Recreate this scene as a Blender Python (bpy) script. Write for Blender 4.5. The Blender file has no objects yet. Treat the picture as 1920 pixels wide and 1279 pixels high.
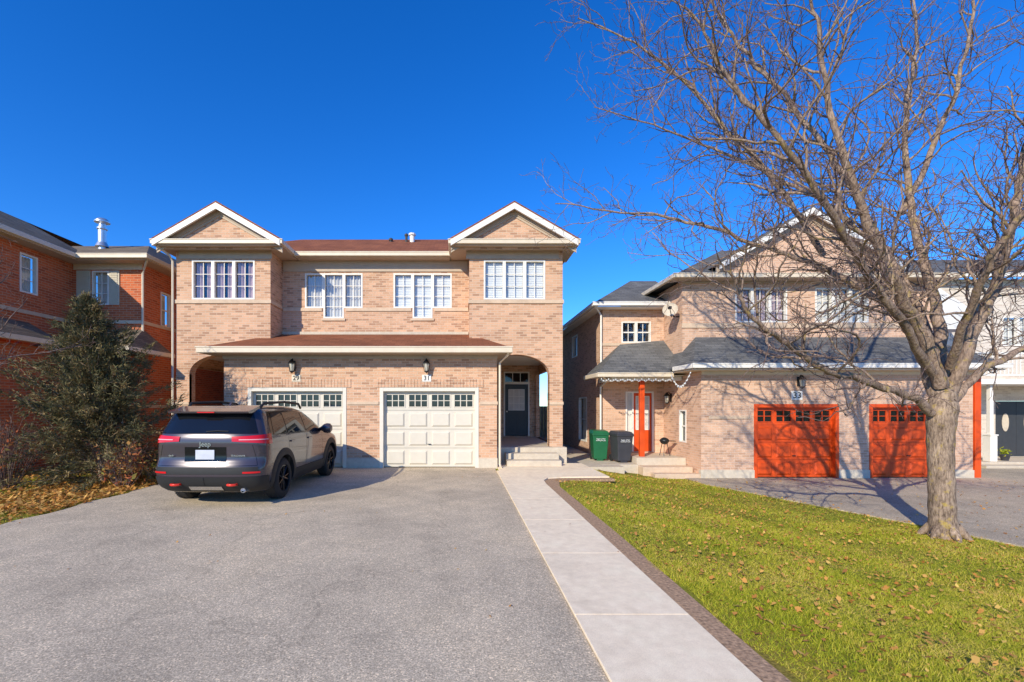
import bpy, bmesh, math, random
import numpy as np
from mathutils import Vector, Matrix
scene = bpy.context.scene
COL = scene.collection
rad = math.radians
CAMZ = 1.67
FPX = 853.0
def PX(px, Y): return (px - 865.0) * Y / FPX
def PZ(py, Y): return CAMZ + (761.0 - py) * Y / FPX

# ------------------------------------------------------------------ materials
def new_mat(name):
    m = bpy.data.materials.new(name); m.use_nodes = True
    nt = m.node_tree; nt.nodes.clear()
    out = nt.nodes.new('ShaderNodeOutputMaterial')
    return m, nt, out
def N(nt, t, **kw):
    n = nt.nodes.new(t)
    for k, v in kw.items():
        if k in n.inputs: n.inputs[k].default_value = v
        else: setattr(n, k, v)
    return n
def c4(c): return (c[0], c[1], c[2], 1.0)
def sc(c, k): return tuple(min(1, x * k) for x in c)
def math_n(nt, op, a, b=None):
    n = nt.nodes.new('ShaderNodeMath'); n.operation = op
    for i, x in enumerate((a, b)):
        if x is None: continue
        if isinstance(x, (int, float)): n.inputs[i].default_value = x
        else: nt.links.new(x, n.inputs[i])
    return n.outputs[0]
def mixc(nt, fac, a, b, blend='MIX'):
    n = nt.nodes.new('ShaderNodeMix'); n.data_type = 'RGBA'; n.blend_type = blend
    for i, x in ((0, fac), (6, a), (7, b)):
        if isinstance(x, (int, float)): n.inputs[i].default_value = x
        elif isinstance(x, tuple): n.inputs[i].default_value = c4(x)
        else: nt.links.new(x, n.inputs[i])
    return n.outputs[2]
def noise(nt, vec, scale, detail=4, rough=.55):
    n = nt.nodes.new('ShaderNodeTexNoise'); n.inputs['Scale'].default_value = scale
    n.inputs['Detail'].default_value = detail; n.inputs['Roughness'].default_value = rough
    nt.links.new(vec, n.inputs['Vector']); return n.outputs['Fac']
def ramp(nt, fac, stops):
    n = nt.nodes.new('ShaderNodeValToRGB')
    while len(n.color_ramp.elements) < len(stops): n.color_ramp.elements.new(.5)
    for e, (p, c) in zip(n.color_ramp.elements, stops):
        e.position = p; e.color = c4(c) if isinstance(c, tuple) else (c, c, c, 1)
    nt.links.new(fac, n.inputs[0]); return n.outputs[0]
def bump(nt, h, strength, dist=.01):
    n = nt.nodes.new('ShaderNodeBump'); n.inputs['Strength'].default_value = strength
    n.inputs['Distance'].default_value = dist; nt.links.new(h, n.inputs['Height']); return n.outputs[0]
def princ(nt, out, col, rough=.6, metal=0, spec=.5, coat=0, nrm=None):
    p = nt.nodes.new('ShaderNodeBsdfPrincipled')
    if isinstance(col, tuple): p.inputs['Base Color'].default_value = c4(col)
    else: nt.links.new(col, p.inputs['Base Color'])
    if isinstance(rough, (int, float)): p.inputs['Roughness'].default_value = rough
    else: nt.links.new(rough, p.inputs['Roughness'])
    p.inputs['Metallic'].default_value = metal
    p.inputs['Specular IOR Level'].default_value = spec
    p.inputs['Coat Weight'].default_value = coat
    p.inputs['Coat Roughness'].default_value = .05
    if nrm is not None: nt.links.new(nrm, p.inputs['Normal'])
    nt.links.new(p.outputs[0], out.inputs[0]); return p
def pmat(name, col, rough=.6, metal=0, var=.1, scale=6, bmp=0.0, bscale=80, coat=0, spec=.4, local=False):
    m, nt, out = new_mat(name)
    if local: vec = N(nt, 'ShaderNodeTexCoord').outputs['Object']
    else: vec = N(nt, 'ShaderNodeNewGeometry').outputs['Position']
    f = noise(nt, vec, scale, 5)
    c = ramp(nt, f, [(.3, sc(col, 1 - var)), (.7, sc(col, 1 + var))])
    nr = bump(nt, noise(nt, vec, bscale, 4), bmp) if bmp else None
    princ(nt, out, c, rough, metal, spec, coat, nr); return m
def uvz(nt):
    g = N(nt, 'ShaderNodeNewGeometry')
    s = N(nt, 'ShaderNodeSeparateXYZ'); nt.links.new(g.outputs['Position'], s.inputs[0])
    n = N(nt, 'ShaderNodeSeparateXYZ'); nt.links.new(g.outputs['True Normal'], n.inputs[0])
    ax = math_n(nt, 'ABSOLUTE', n.outputs[0]); ay = math_n(nt, 'ABSOLUTE', n.outputs[1])
    f = math_n(nt, 'GREATER_THAN', ax, ay)
    u = math_n(nt, 'ADD', math_n(nt, 'MULTIPLY', s.outputs[0], math_n(nt, 'SUBTRACT', 1.0, f)), math_n(nt, 'MULTIPLY', s.outputs[1], f))
    cb = N(nt, 'ShaderNodeCombineXYZ'); nt.links.new(u, cb.inputs[0]); nt.links.new(s.outputs[2], cb.inputs[1])
    return cb.outputs[0], g.outputs['Position']
def brick_mat(name, c1, c2, c3, mortar, bw=.215, rh=.070, ms=.0085, rough=.85):
    m, nt, out = new_mat(name)
    v, pos = uvz(nt)
    def bt(a, b, mo, off=None):
        t = N(nt, 'ShaderNodeTexBrick')
        t.inputs['Scale'].default_value = 1; t.inputs['Mortar Size'].default_value = ms
        t.inputs['Mortar Smooth'].default_value = .3; t.inputs['Brick Width'].default_value = bw
        t.inputs['Row Height'].default_value = rh; t.inputs['Bias'].default_value = 0
        t.inputs['Color1'].default_value = c4(a); t.inputs['Color2'].default_value = c4(b); t.inputs['Mortar'].default_value = c4(mo)
        vv = v
        if off:
            a_ = N(nt, 'ShaderNodeVectorMath'); a_.operation = 'ADD'; nt.links.new(v, a_.inputs[0]); a_.inputs[1].default_value = off; vv = a_.outputs[0]
        nt.links.new(vv, t.inputs['Vector']); return t
    t1 = bt(c1, c2, mortar)
    t2 = bt((0, 0, 0), (1, 1, 1), (0, 0, 0), (bw * 46, rh * 86, 0))
    pick = ramp(nt, t2.outputs['Color'], [(.62, 0.0), (.86, .8)])
    cc = mixc(nt, pick, t1.outputs['Color'], c3)
    st = noise(nt, pos, 1.1, 6, .65)
    cc = mixc(nt, 1.0, cc, ramp(nt, st, [(.25, (.90, .89, .88)), (.7, (1.06, 1.05, 1.04))]), 'MULTIPLY')
    fine = noise(nt, pos, 55, 4, .7)
    cc = mixc(nt, 1.0, cc, ramp(nt, fine, [(.3, (.84, .83, .82)), (.7, (1.16, 1.16, 1.16))]), 'MULTIPLY')
    inv = math_n(nt, 'SUBTRACT', 1.0, t1.outputs['Fac'])
    h = math_n(nt, 'ADD', inv, math_n(nt, 'MULTIPLY', fine, .5))
    princ(nt, out, cc, rough, 0, .2, 0, bump(nt, h, .45, .006)); return m
def shingle_mat(name, c1, c2):
    m, nt, out = new_mat(name)
    v, pos = uvz(nt)
    t = N(nt, 'ShaderNodeTexBrick')
    for k, x in (('Scale', 1), ('Mortar Size', .004), ('Mortar Smooth', .2), ('Brick Width', .3), ('Row Height', .06)): t.inputs[k].default_value = x
    t.inputs['Color1'].default_value = c4(c1); t.inputs['Color2'].default_value = c4(c2); t.inputs['Mortar'].default_value = c4(sc(c2, .45))
    nt.links.new(v, t.inputs['Vector'])
    f = noise(nt, pos, 120, 3); g = noise(nt, pos, 1.3, 5)
    cc = mixc(nt, 1.0, t.outputs['Color'], ramp(nt, f, [(.3, (.72, .72, .72)), (.7, (1.25, 1.25, 1.25))]), 'MULTIPLY')
    cc = mixc(nt, 1.0, cc, ramp(nt, g, [(.3, (.82, .82, .82)), (.7, (1.12, 1.12, 1.12))]), 'MULTIPLY')
    princ(nt, out, cc, .9, 0, .2, 0, bump(nt, math_n(nt, 'SUBTRACT', 1.0, t.outputs['Fac']), .5, .008)); return m
def island_mat(name, stops, rough=.7, patch=None, spec=.2, trans=0):
    m, nt, out = new_mat(name)
    g = N(nt, 'ShaderNodeNewGeometry')
    r = g.outputs['Random Per Island']
    if patch:
        n = noise(nt, g.outputs['Position'], patch, 5, .6)
        r = math_n(nt, 'ADD', math_n(nt, 'MULTIPLY', r, .5), math_n(nt, 'MULTIPLY', math_n(nt, 'SUBTRACT', n, .26), 1.0))
    c = ramp(nt, r, stops)
    p = princ(nt, out, c, rough, 0, spec)
    if trans:
        t = N(nt, 'ShaderNodeBsdfTranslucent'); nt.links.new(c, t.inputs[0])
        mx = N(nt, 'ShaderNodeMixShader'); mx.inputs[0].default_value = trans
        nt.links.new(p.outputs[0], mx.inputs[1]); nt.links.new(t.outputs[0], mx.inputs[2]); nt.links.new(mx.outputs[0], out.inputs[0])
    return m
def glass_mat(name, tint=(.93, .95, .95), refl=.10):
    m, nt, out = new_mat(name)
    t = N(nt, 'ShaderNodeBsdfTransparent'); t.inputs[0].default_value = c4(tint)
    g = N(nt, 'ShaderNodeBsdfGlossy'); g.inputs['Roughness'].default_value = .02
    g.inputs['Color'].default_value = (1, 1, 1, 1)
    pos = N(nt, 'ShaderNodeNewGeometry').outputs['Position']
    nt.links.new(bump(nt, noise(nt, pos, 1.2, 1), .02, .05), g.inputs['Normal'])
    mx = N(nt, 'ShaderNodeMixShader'); mx.inputs[0].default_value = refl
    nt.links.new(t.outputs[0], mx.inputs[1]); nt.links.new(g.outputs[0], mx.inputs[2]); nt.links.new(mx.outputs[0], out.inputs[0]); return m
def asphalt_mat(name, c, dark=.60):
    m, nt, out = new_mat(name)
    pos = N(nt, 'ShaderNodeNewGeometry').outputs['Position']
    f1 = noise(nt, pos, 80, 3, .75); f2 = noise(nt, pos, .5, 6, .62); f3 = noise(nt, pos, 24, 4, .65); f4 = noise(nt, pos, 2.2, 6, .7)
    vo = N(nt, 'ShaderNodeTexVoronoi'); vo.inputs['Scale'].default_value = 85; nt.links.new(pos, vo.inputs['Vector'])
    sv = N(nt, 'ShaderNodeSeparateColor'); nt.links.new(vo.outputs['Color'], sv.inputs[0])
    cc = ramp(nt, f1, [(.36, sc(c, dark)), (.5, c), (.64, sc(c, 1.38))])
    cc = mixc(nt, 1.0, cc, ramp(nt, sv.outputs[0], [(.0, (.78, .78, .78)), (.8, (1.04, 1.04, 1.03)), (1, (1.45, 1.4, 1.32))]), 'MULTIPLY')
    cc = mixc(nt, 1.0, cc, ramp(nt, f2, [(.28, (.72, .72, .73)), (.5, (1, 1, 1)), (.72, (1.18, 1.15, 1.09))]), 'MULTIPLY')
    cc = mixc(nt, 1.0, cc, ramp(nt, f4, [(.3, (.84, .84, .84)), (.7, (1.10, 1.09, 1.08))]), 'MULTIPLY')
    cc = mixc(nt, 1.0, cc, ramp(nt, f3, [(.3, (.84, .84, .84)), (.7, (1.13, 1.13, 1.13))]), 'MULTIPLY')
    wv = N(nt, 'ShaderNodeTexVoronoi'); wv.feature = 'DISTANCE_TO_EDGE'; wv.inputs['Scale'].default_value = .33
    ad = N(nt, 'ShaderNodeVectorMath'); ad.operation = 'ADD'; nt.links.new(pos, ad.inputs[0])
    nz = N(nt, 'ShaderNodeTexNoise'); nz.inputs['Scale'].default_value = 1.6; nz.inputs['Detail'].default_value = 6; nt.links.new(pos, nz.inputs['Vector']); nt.links.new(nz.outputs['Color'], ad.inputs[1]); nt.links.new(ad.outputs[0], wv.inputs['Vector'])
    crk = ramp(nt, wv.outputs['Distance'], [(.0, (.8, .8, .8)), (.006, (1, 1, 1))])
    cc = mixc(nt, 1.0, cc, crk, 'MULTIPLY')
    princ(nt, out, cc, .9, 0, .2, 0, bump(nt, f1, .55, .005)); return m
def concrete_mat(name, c):
    m, nt, out = new_mat(name)
    pos = N(nt, 'ShaderNodeNewGeometry').outputs['Position']
    f1 = noise(nt, pos, 1.6, 7, .7); f2 = noise(nt, pos, 140, 3); f3 = noise(nt, pos, 9, 5, .7)
    cc = ramp(nt, f1, [(.28, sc(c, .85)), (.5, c), (.75, sc(c, 1.08))])
    cc = mixc(nt, 1.0, cc, ramp(nt, f2, [(.3, (.88, .87, .86)), (.7, (1.08, 1.08, 1.08))]), 'MULTIPLY')
    cc = mixc(nt, 1.0, cc, ramp(nt, f3, [(.3, (.89, .87, .85)), (.65, (1.04, 1.04, 1.04))]), 'MULTIPLY')
    princ(nt, out, cc, .85, 0, .25, 0, bump(nt, f2, .3, .004)); return m
def ground_mat():
    m, nt, out = new_mat('turf_soil')
    pos = N(nt, 'ShaderNodeNewGeometry').outputs['Position']
    f1 = noise(nt, pos, 1.1, 6, .65); f2 = noise(nt, pos, 40, 4, .7)
    cc = ramp(nt, f1, [(.3, (.30, .21, .055)), (.5, (.26, .25, .035)), (.7, (.28, .32, .035))])
    cc = mixc(nt, 1.0, cc, ramp(nt, f2, [(.3, (.5, .5, .5)), (.7, (1.35, 1.35, 1.3))]), 'MULTIPLY')
    princ(nt, out, cc, .95, 0, .1, 0, bump(nt, f2, .8, .02)); return m
def bark_mat(name, c1, c2, moss=None):
    m, nt, out = new_mat(name)
    pos = N(nt, 'ShaderNodeNewGeometry').outputs['Position']
    mp = N(nt, 'ShaderNodeMapping'); mp.inputs['Scale'].default_value = (1, 1, .25); nt.links.new(pos, mp.inputs[0])
    f1 = noise(nt, mp.outputs[0], 34, 5, .7); f2 = noise(nt, pos, 4, 4)
    cc = ramp(nt, f1, [(.34, c1), (.62, c2)])
    cc = mixc(nt, 1.0, cc, ramp(nt, f2, [(.3, (.66, .64, .62)), (.7, (1.2, 1.18, 1.15))]), 'MULTIPLY')
    if moss:
        f3 = noise(nt, pos, 7, 5, .7)
        cc = mixc(nt, ramp(nt, f3, [(.56, 0.0), (.66, .7)]), cc, moss)
    princ(nt, out, cc, .9, 0, .15, 0, bump(nt, f1, 1.0, .025)); return m

M = {}
M['brick'] = brick_mat('brick_tan', (.72, .43, .275), (.58, .335, .205), (.39, .21, .13), (.62, .475, .345))
M['brick33'] = brick_mat('brick_pink', (.74, .47, .32), (.64, .395, .265), (.50, .295, .195), (.66, .51, .39))
M['brickred'] = brick_mat('brick_red', (.66, .165, .06), (.53, .125, .048), (.40, .092, .038), (.55, .29, .18))
M['brickpale'] = brick_mat('brick_pale', (.74, .66, .56), (.66, .57, .47), (.56, .47, .38), (.7, .62, .54))
M['shbrown'] = shingle_mat('shingle_brown', (.32, .115, .055), (.23, .08, .04))
M['shgrey'] = shingle_mat('shingle_grey', (.185, .18, .17), (.12, .118, .115))
M['shwarm'] = shingle_mat('shingle_warm_grey', (.25, .195, .135), (.16, .125, .09))
M['white'] = pmat('white_trim', (.84, .79, .71), .45, var=.04)
M['cream'] = pmat('cream_gutter', (.74, .62, .46), .4, var=.05)
M['taupe'] = pmat('taupe_trim', (.50, .39, .285), .6, var=.06)
M['stone'] = concrete_mat('stone_trim', (.68, .51, .36))
M['conc'] = concrete_mat('concrete_pale', (.97, .80, .565))
M['conc2'] = concrete_mat('concrete_grey', (.62, .53, .41))
M['found'] = concrete_mat('foundation_parge', (.64, .56, .44))
M['asph'] = asphalt_mat('asphalt_worn', (.61, .50, .355))
M['asph2'] = asphalt_mat('asphalt_neighbour', (.48, .40, .295))
M['road'] = asphalt_mat('asphalt_road', (.12, .12, .12))
M['ground'] = ground_mat()
M['mulch'] = pmat('mulch_soil', (.42, .265, .155), .95, var=.5, scale=34, bmp=.8, bscale=60)
M['glass'] = glass_mat('window_glass')
M['dark'] = pmat('dark_interior', (.016, .017, .022), .7)
M['dglass'] = pmat('dark_glass', (.012, .014, .018), .04, spec=.6, var=.05)
M['blind'] = pmat('blind_slats', (.84, .82, .78), .6, var=.03)
M['curt'] = pmat('curtain_mauve', (.50, .36, .35), .8, var=.2, scale=3)
M['sheer'] = pmat('curtain_sheer', (.66, .62, .56), .8, var=.1, scale=4)
M['door'] = pmat('garage_cream', (.68, .615, .50), .5, var=.03)
M['casing'] = pmat('casing_cream', (.74, .675, .56), .5, var=.03)
M['orange'] = pmat('garage_orange', (.70, .078, .008), .45, var=.2, scale=2.5)
M['doorblk'] = pmat('door_charcoal', (.045, .047, .053), .4, var=.08)
M['black'] = pmat('black_metal', (.015, .015, .016), .4, var=.1)
M['metal'] = pmat('galvanised_metal', (.7, .7, .7), .35, metal=.8)
M['shutter'] = pmat('shutter_taupe', (.56, .49, .37), .6, var=.06)
M['siding'] = pmat('white_siding', (.80, .78, .74), .55, var=.04)
M['vent'] = pmat('roof_vent_dark', (.05, .045, .043), .6)
M['lampglass'] = pmat('lantern_glass', (.6, .56, .46), .15)
M['green'] = pmat('bin_green', (.012, .12, .045), .45, var=.1)
M['binblk'] = pmat('bin_charcoal', (.05, .05, .058), .45, var=.12)
M['lettering'] = pmat('white_lettering', (.75, .75, .72), .5)
M['ink'] = pmat('dark_lettering', (.02, .02, .02), .5)
M['bark'] = bark_mat('bark_grey', (.13, .09, .065), (.48, .355, .26), (.50, .35, .07))
M['limb'] = bark_mat('bark_limb', (.14, .095, .075), (.46, .335, .255), (.45, .32, .09))
M['twig'] = bark_mat('bark_twig', (.115, .075, .07), (.30, .21, .18))
M['grass'] = island_mat('grass_blade', [(.1, (.18, .235, .014)), (.38, (.39, .43, .027)), (.58, (.60, .53, .055)), (.85, (.76, .55, .17))], .6, patch=1.0, trans=.3)
M['leaf'] = island_mat('dead_leaf', [(0, (.46, .18, .035)), (.3, (.64, .30, .07)), (.55, (.74, .42, .11)), (.75, (.32, .125, .04)), (1, (.82, .55, .14))], .7, trans=.2)
M['conifer'] = island_mat('conifer_needles', [(.05, (.05, .054, .024)), (.35, (.125, .118, .05)), (.58, (.215, .175, .078)), (.8, (.31, .20, .088)), (1, (.37, .19, .07))], .7, patch=2.2, trans=.15)
M['redleaf'] = island_mat('shrub_red_leaves', [(0, (.34, .07, .035)), (.4, (.46, .15, .05)), (.75, (.52, .29, .08)), (1, (.28, .26, .06))], .7, trans=.2)
M['paint'] = pmat('car_paint', (.058, .046, .056), .25, metal=.2, var=.03, coat=.8, local=True)
M['plastic'] = pmat('black_plastic', (.018, .018, .018), .65, var=.1, local=True)
M['gloss'] = pmat('gloss_black', (.008, .008, .01), .12, local=True)
M['cglass'] = pmat('car_glass', (.008, .009, .011), .03, spec=.45, var=.02, local=True)
M['tyre'] = pmat('tyre_rubber', (.022, .021, .021), .8, var=.15, bmp=.3, bscale=60, local=True)
M['red'] = pmat('tail_red', (.6, .008, .014), .2, coat=.3, var=.05, local=True)
M['dred'] = pmat('tail_light_strip', (.80, .40, .40), .2, var=.05, local=True)
M['redhook'] = pmat('red_hook', (.65, .03, .015), .4, local=True)
M['lens'] = pmat('clear_lens', (.6, .5, .5), .12, local=True)
M['chrome'] = pmat('chrome_trim', (.65, .65, .66), .2, metal=.9, local=True)
M['plate'] = pmat('plate_white', (.54, .56, .61), .5, local=True)
M['wood'] = pmat('fence_wood', (.45, .33, .23), .8, var=.2)

# ------------------------------------------------------------------ mesh helpers
class Fr:
    def __init__(s, o, u, n): s.o = Vector(o); s.u = Vector(u); s.n = Vector(n)
    def p(s, u, d, z): return s.o + s.u * u + s.n * d + Vector((0, 0, z))
def FRONT(y): return Fr((0, y, 0), (1, 0, 0), (0, -1, 0))
def RIGHT(x): return Fr((x, 0, 0), (0, 1, 0), (1, 0, 0))
def LEFT(x): return Fr((x, 0, 0), (0, 1, 0), (-1, 0, 0))
BOXF = [(0, 1, 3, 2), (4, 6, 7, 5), (0, 4, 5, 1), (2, 3, 7, 6), (0, 2, 6, 4), (1, 5, 7, 3)]
class MB:
    def __init__(s): s.v = []; s.f = []; s.m = []
    def face(s, pts, m=0):
        i = len(s.v); s.v += [tuple(p) for p in pts]; s.f.append(tuple(range(i, i + len(pts)))); s.m.append(m); return s
    def hexa(s, p8, m=0):
        i = len(s.v); s.v += [tuple(p) for p in p8]
        for q in BOXF: s.f.append(tuple(i + k for k in q)); s.m.append(m)
        return s
    def boxf(s, F, u0, u1, d0, d1, z0, z1, m=0):
        return s.hexa([F.p(u, d, z) for u in (u0, u1) for d in (d0, d1) for z in (z0, z1)], m)
    def box(s, x0, x1, y0, y1, z0, z1, m=0):
        return s.hexa([(x, y, z) for x in (x0, x1) for y in (y0, y1) for z in (z0, z1)], m)
    def loop_prism(s, a, b, m=0):
        i = len(s.v); n = len(a); s.v += [tuple(p) for p in a] + [tuple(p) for p in b]
        s.f.append(tuple(range(i, i + n))); s.f.append(tuple(range(i + 2 * n - 1, i + n - 1, -1))); s.m += [m, m]
        for k in range(n):
            j = (k + 1) % n; s.f.append((i + k, i + n + k, i + n + j, i + j)); s.m.append(m)
        return s
    def prism(s, F, poly, d0, d1, m=0):
        return s.loop_prism([F.p(u, d0, z) for u, z in poly], [F.p(u, d1, z) for u, z in poly], m)
    def roof(s, pts, th, m=0):
        return s.loop_prism(pts, [(p[0], p[1], p[2] - th) for p in pts], m)
    def tube(s, pts, r, n=8, m=0):
        pts = [Vector(p) for p in pts]; k = len(pts)
        rs = r if isinstance(r, (list, tuple)) else [r] * k
        i0 = len(s.v)
        for i, p in enumerate(pts):
            t = (pts[min(i + 1, k - 1)] - pts[max(i - 1, 0)]).normalized()
            ref = Vector((0, 0, 1)) if abs(t.z) < .9 else Vector((1, 0, 0))
            a = t.cross(ref).normalized(); b = t.cross(a)
            for j in range(n):
                th = 2 * math.pi * j / n; s.v.append(tuple(p + (a * math.cos(th) + b * math.sin(th)) * rs[i]))
        for i in range(k - 1):
            for j in range(n):
                a = i0 + i * n + j; b = i0 + i * n + (j + 1) % n; s.f.append((a, b, b + n, a + n)); s.m.append(m)
        s.f.append(tuple(range(i0, i0 + n))); s.f.append(tuple(range(i0 + (k - 1) * n, i0 + k * n))); s.m += [m, m]; return s
    def lathe(s, o, axis, prof, n=20, m=0):
        o = Vector(o); axis = Vector(axis).normalized()
        ref = Vector((0, 0, 1)) if abs(axis.z) < .9 else Vector((1, 0, 0))
        a = axis.cross(ref).normalized(); b = axis.cross(a); i0 = len(s.v); k = len(prof)
        for r, h in prof:
            for j in range(n):
                th = 2 * math.pi * j / n; s.v.append(tuple(o + axis * h + (a * math.cos(th) + b * math.sin(th)) * r))
        for i in range(k - 1):
            for j in range(n):
                p = i0 + i * n + j; q = i0 + i * n + (j + 1) % n; s.f.append((p, q, q + n, p + n)); s.m.append(m)
        s.f.append(tuple(range(i0, i0 + n))); s.f.append(tuple(range(i0 + (k - 1) * n, i0 + k * n))); s.m += [m, m]; return s
    def grid(s, fn, nu, nv, m=0):
        i0 = len(s.v)
        for i in range(nu + 1):
            for j in range(nv + 1): s.v.append(tuple(fn(i / nu, j / nv)))
        for i in range(nu):
            for j in range(nv):
                a = i0 + i * (nv + 1) + j; s.f.append((a, a + nv + 1, a + nv + 2, a + 1)); s.m.append(m)
        return s
    def build(s, name, mats, parent=None, smooth=False, bevel=0, local=False, sharp=None):
        me = bpy.data.meshes.new(name); me.from_pydata(s.v, [], s.f)
        if not isinstance(mats, (list, tuple)): mats = [mats]
        for m in mats: me.materials.append(m)
        me.polygons.foreach_set('material_index', s.m)
        bm = bmesh.new(); bm.from_mesh(me); bmesh.ops.recalc_face_normals(bm, faces=bm.faces); bm.to_mesh(me); bm.free()
        if smooth: me.polygons.foreach_set('use_smooth', [True] * len(me.polygons)); me.set_sharp_from_angle(angle=rad(sharp or 40))
        o = bpy.data.objects.new(name, me); COL.objects.link(o)
        attach(o, parent, local)
        if bevel:
            b = o.modifiers.new('bevel', 'BEVEL'); b.width = bevel; b.segments = 2; b.limit_method = 'ANGLE'; b.angle_limit = rad(40)
        return o
def attach(o, parent, local=False):
    if parent is not None:
        o.parent = parent
        if not local and parent.parent is None and parent.type == 'EMPTY': o.location = -parent.location
def boxes(name, mat, root, items, bevel=0):
    for it in items: MB().boxf(*it).build(name, mat, root, bevel=bevel)
def tag(o, label, cat, group=None, kind=None):
    o['label'] = label; o['category'] = cat
    if group: o['group'] = group
    if kind: o['kind'] = kind
    return o
def thing(name, label, cat, loc, rz=0, group=None):
    o = bpy.data.objects.new(name, None); COL.objects.link(o); o.location = loc; o.rotation_euler = (0, 0, rz); o.empty_display_size = .3
    return tag(o, label, cat, group)
def np_mesh(name, verts, faces, mat, parent=None, smooth=False, local=False):
    verts = np.asarray(verts, dtype=np.float32); faces = np.asarray(faces, dtype=np.int32)
    me = bpy.data.meshes.new(name); k = faces.shape[1]
    me.vertices.add(len(verts)); me.vertices.foreach_set('co', verts.ravel())
    me.loops.add(faces.size); me.loops.foreach_set('vertex_index', faces.ravel())
    me.polygons.add(len(faces)); me.polygons.foreach_set('loop_start', np.arange(0, faces.size, k, dtype=np.int32))
    me.update(calc_edges=True); me.validate()
    if smooth: me.polygons.foreach_set('use_smooth', [True] * len(me.polygons))
    me.materials.append(mat)
    o = bpy.data.objects.new(name, me); COL.objects.link(o); attach(o, parent, local); return o
def text_part(txt, size, F, u, d, z, mat, name, parent, local=False, ext=.002):
    cu = bpy.data.curves.new('t', 'FONT'); cu.body = txt; cu.size = size; cu.align_x = 'CENTER'; cu.align_y = 'CENTER'; cu.extrude = ext; cu.offset = size * .012
    t = bpy.data.objects.new('t', cu); COL.objects.link(t)
    dg = bpy.context.evaluated_depsgraph_get(); me = bpy.data.meshes.new_from_object(t.evaluated_get(dg))
    bpy.data.objects.remove(t)
    for v in me.vertices: v.co = F.p(u + v.co.x, d + v.co.z, z + v.co.y)
    me.materials.clear(); me.materials.append(mat); me.name = name
    o = bpy.data.objects.new(name, me); COL.objects.link(o); attach(o, parent, local); return o

def wall(mb, F, u0, u1, z0, z1, holes=(), depth=.12, m=0):
    us = sorted({u0, u1} | {x for h in holes for x in h[:2] if u0 < x < u1})
    zs = sorted({z0, z1} | {x for h in holes for x in h[2:] if z0 < x < z1})
    def hole(i, j):
        if i < 0 or j < 0 or i >= len(us) - 1 or j >= len(zs) - 1: return None
        cu = (us[i] + us[i + 1]) / 2; cz = (zs[j] + zs[j + 1]) / 2
        return any(h[0] < cu < h[1] and h[2] < cz < h[3] for h in holes)
    for i in range(len(us) - 1):
        for j in range(len(zs) - 1):
            a, b, c, d = us[i], us[i + 1], zs[j], zs[j + 1]
            if not hole(i, j): mb.face([F.p(a, 0, c), F.p(b, 0, c), F.p(b, 0, d), F.p(a, 0, d)], m); continue
            if hole(i - 1, j) is False: mb.face([F.p(a, 0, c), F.p(a, -depth, c), F.p(a, -depth, d), F.p(a, 0, d)], m)
            if hole(i + 1, j) is False: mb.face([F.p(b, 0, c), F.p(b, -depth, c), F.p(b, -depth, d), F.p(b, 0, d)], m)
            if hole(i, j - 1) is False: mb.face([F.p(a, 0, c), F.p(b, 0, c), F.p(b, -depth, c), F.p(a, -depth, c)], m)
            if hole(i, j + 1) is False: mb.face([F.p(a, 0, d), F.p(b, 0, d), F.p(b, -depth, d), F.p(a, -depth, d)], m)
def arch_fill(mb, F, uc, hw, spring, crown, depth=.3, n=20, m=0):
    pts = []
    for i in range(n + 1):
        u = uc - hw * math.cos(math.pi * i / n); pts.append((u, spring + (crown - .02 - spring) * math.sin(math.pi * i / n)))
    for (a, za), (b, zb) in zip(pts, pts[1:]):
        mb.face([F.p(a, 0, za), F.p(b, 0, zb), F.p(b, 0, crown), F.p(a, 0, crown)], m)
        mb.face([F.p(a, 0, za), F.p(b, 0, zb), F.p(b, -depth, zb), F.p(a, -depth, za)], m)
        mb.face([F.p(a, -depth, za), F.p(b, -depth, zb), F.p(b, -depth, crown), F.p(a, -depth, crown)], m)

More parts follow.
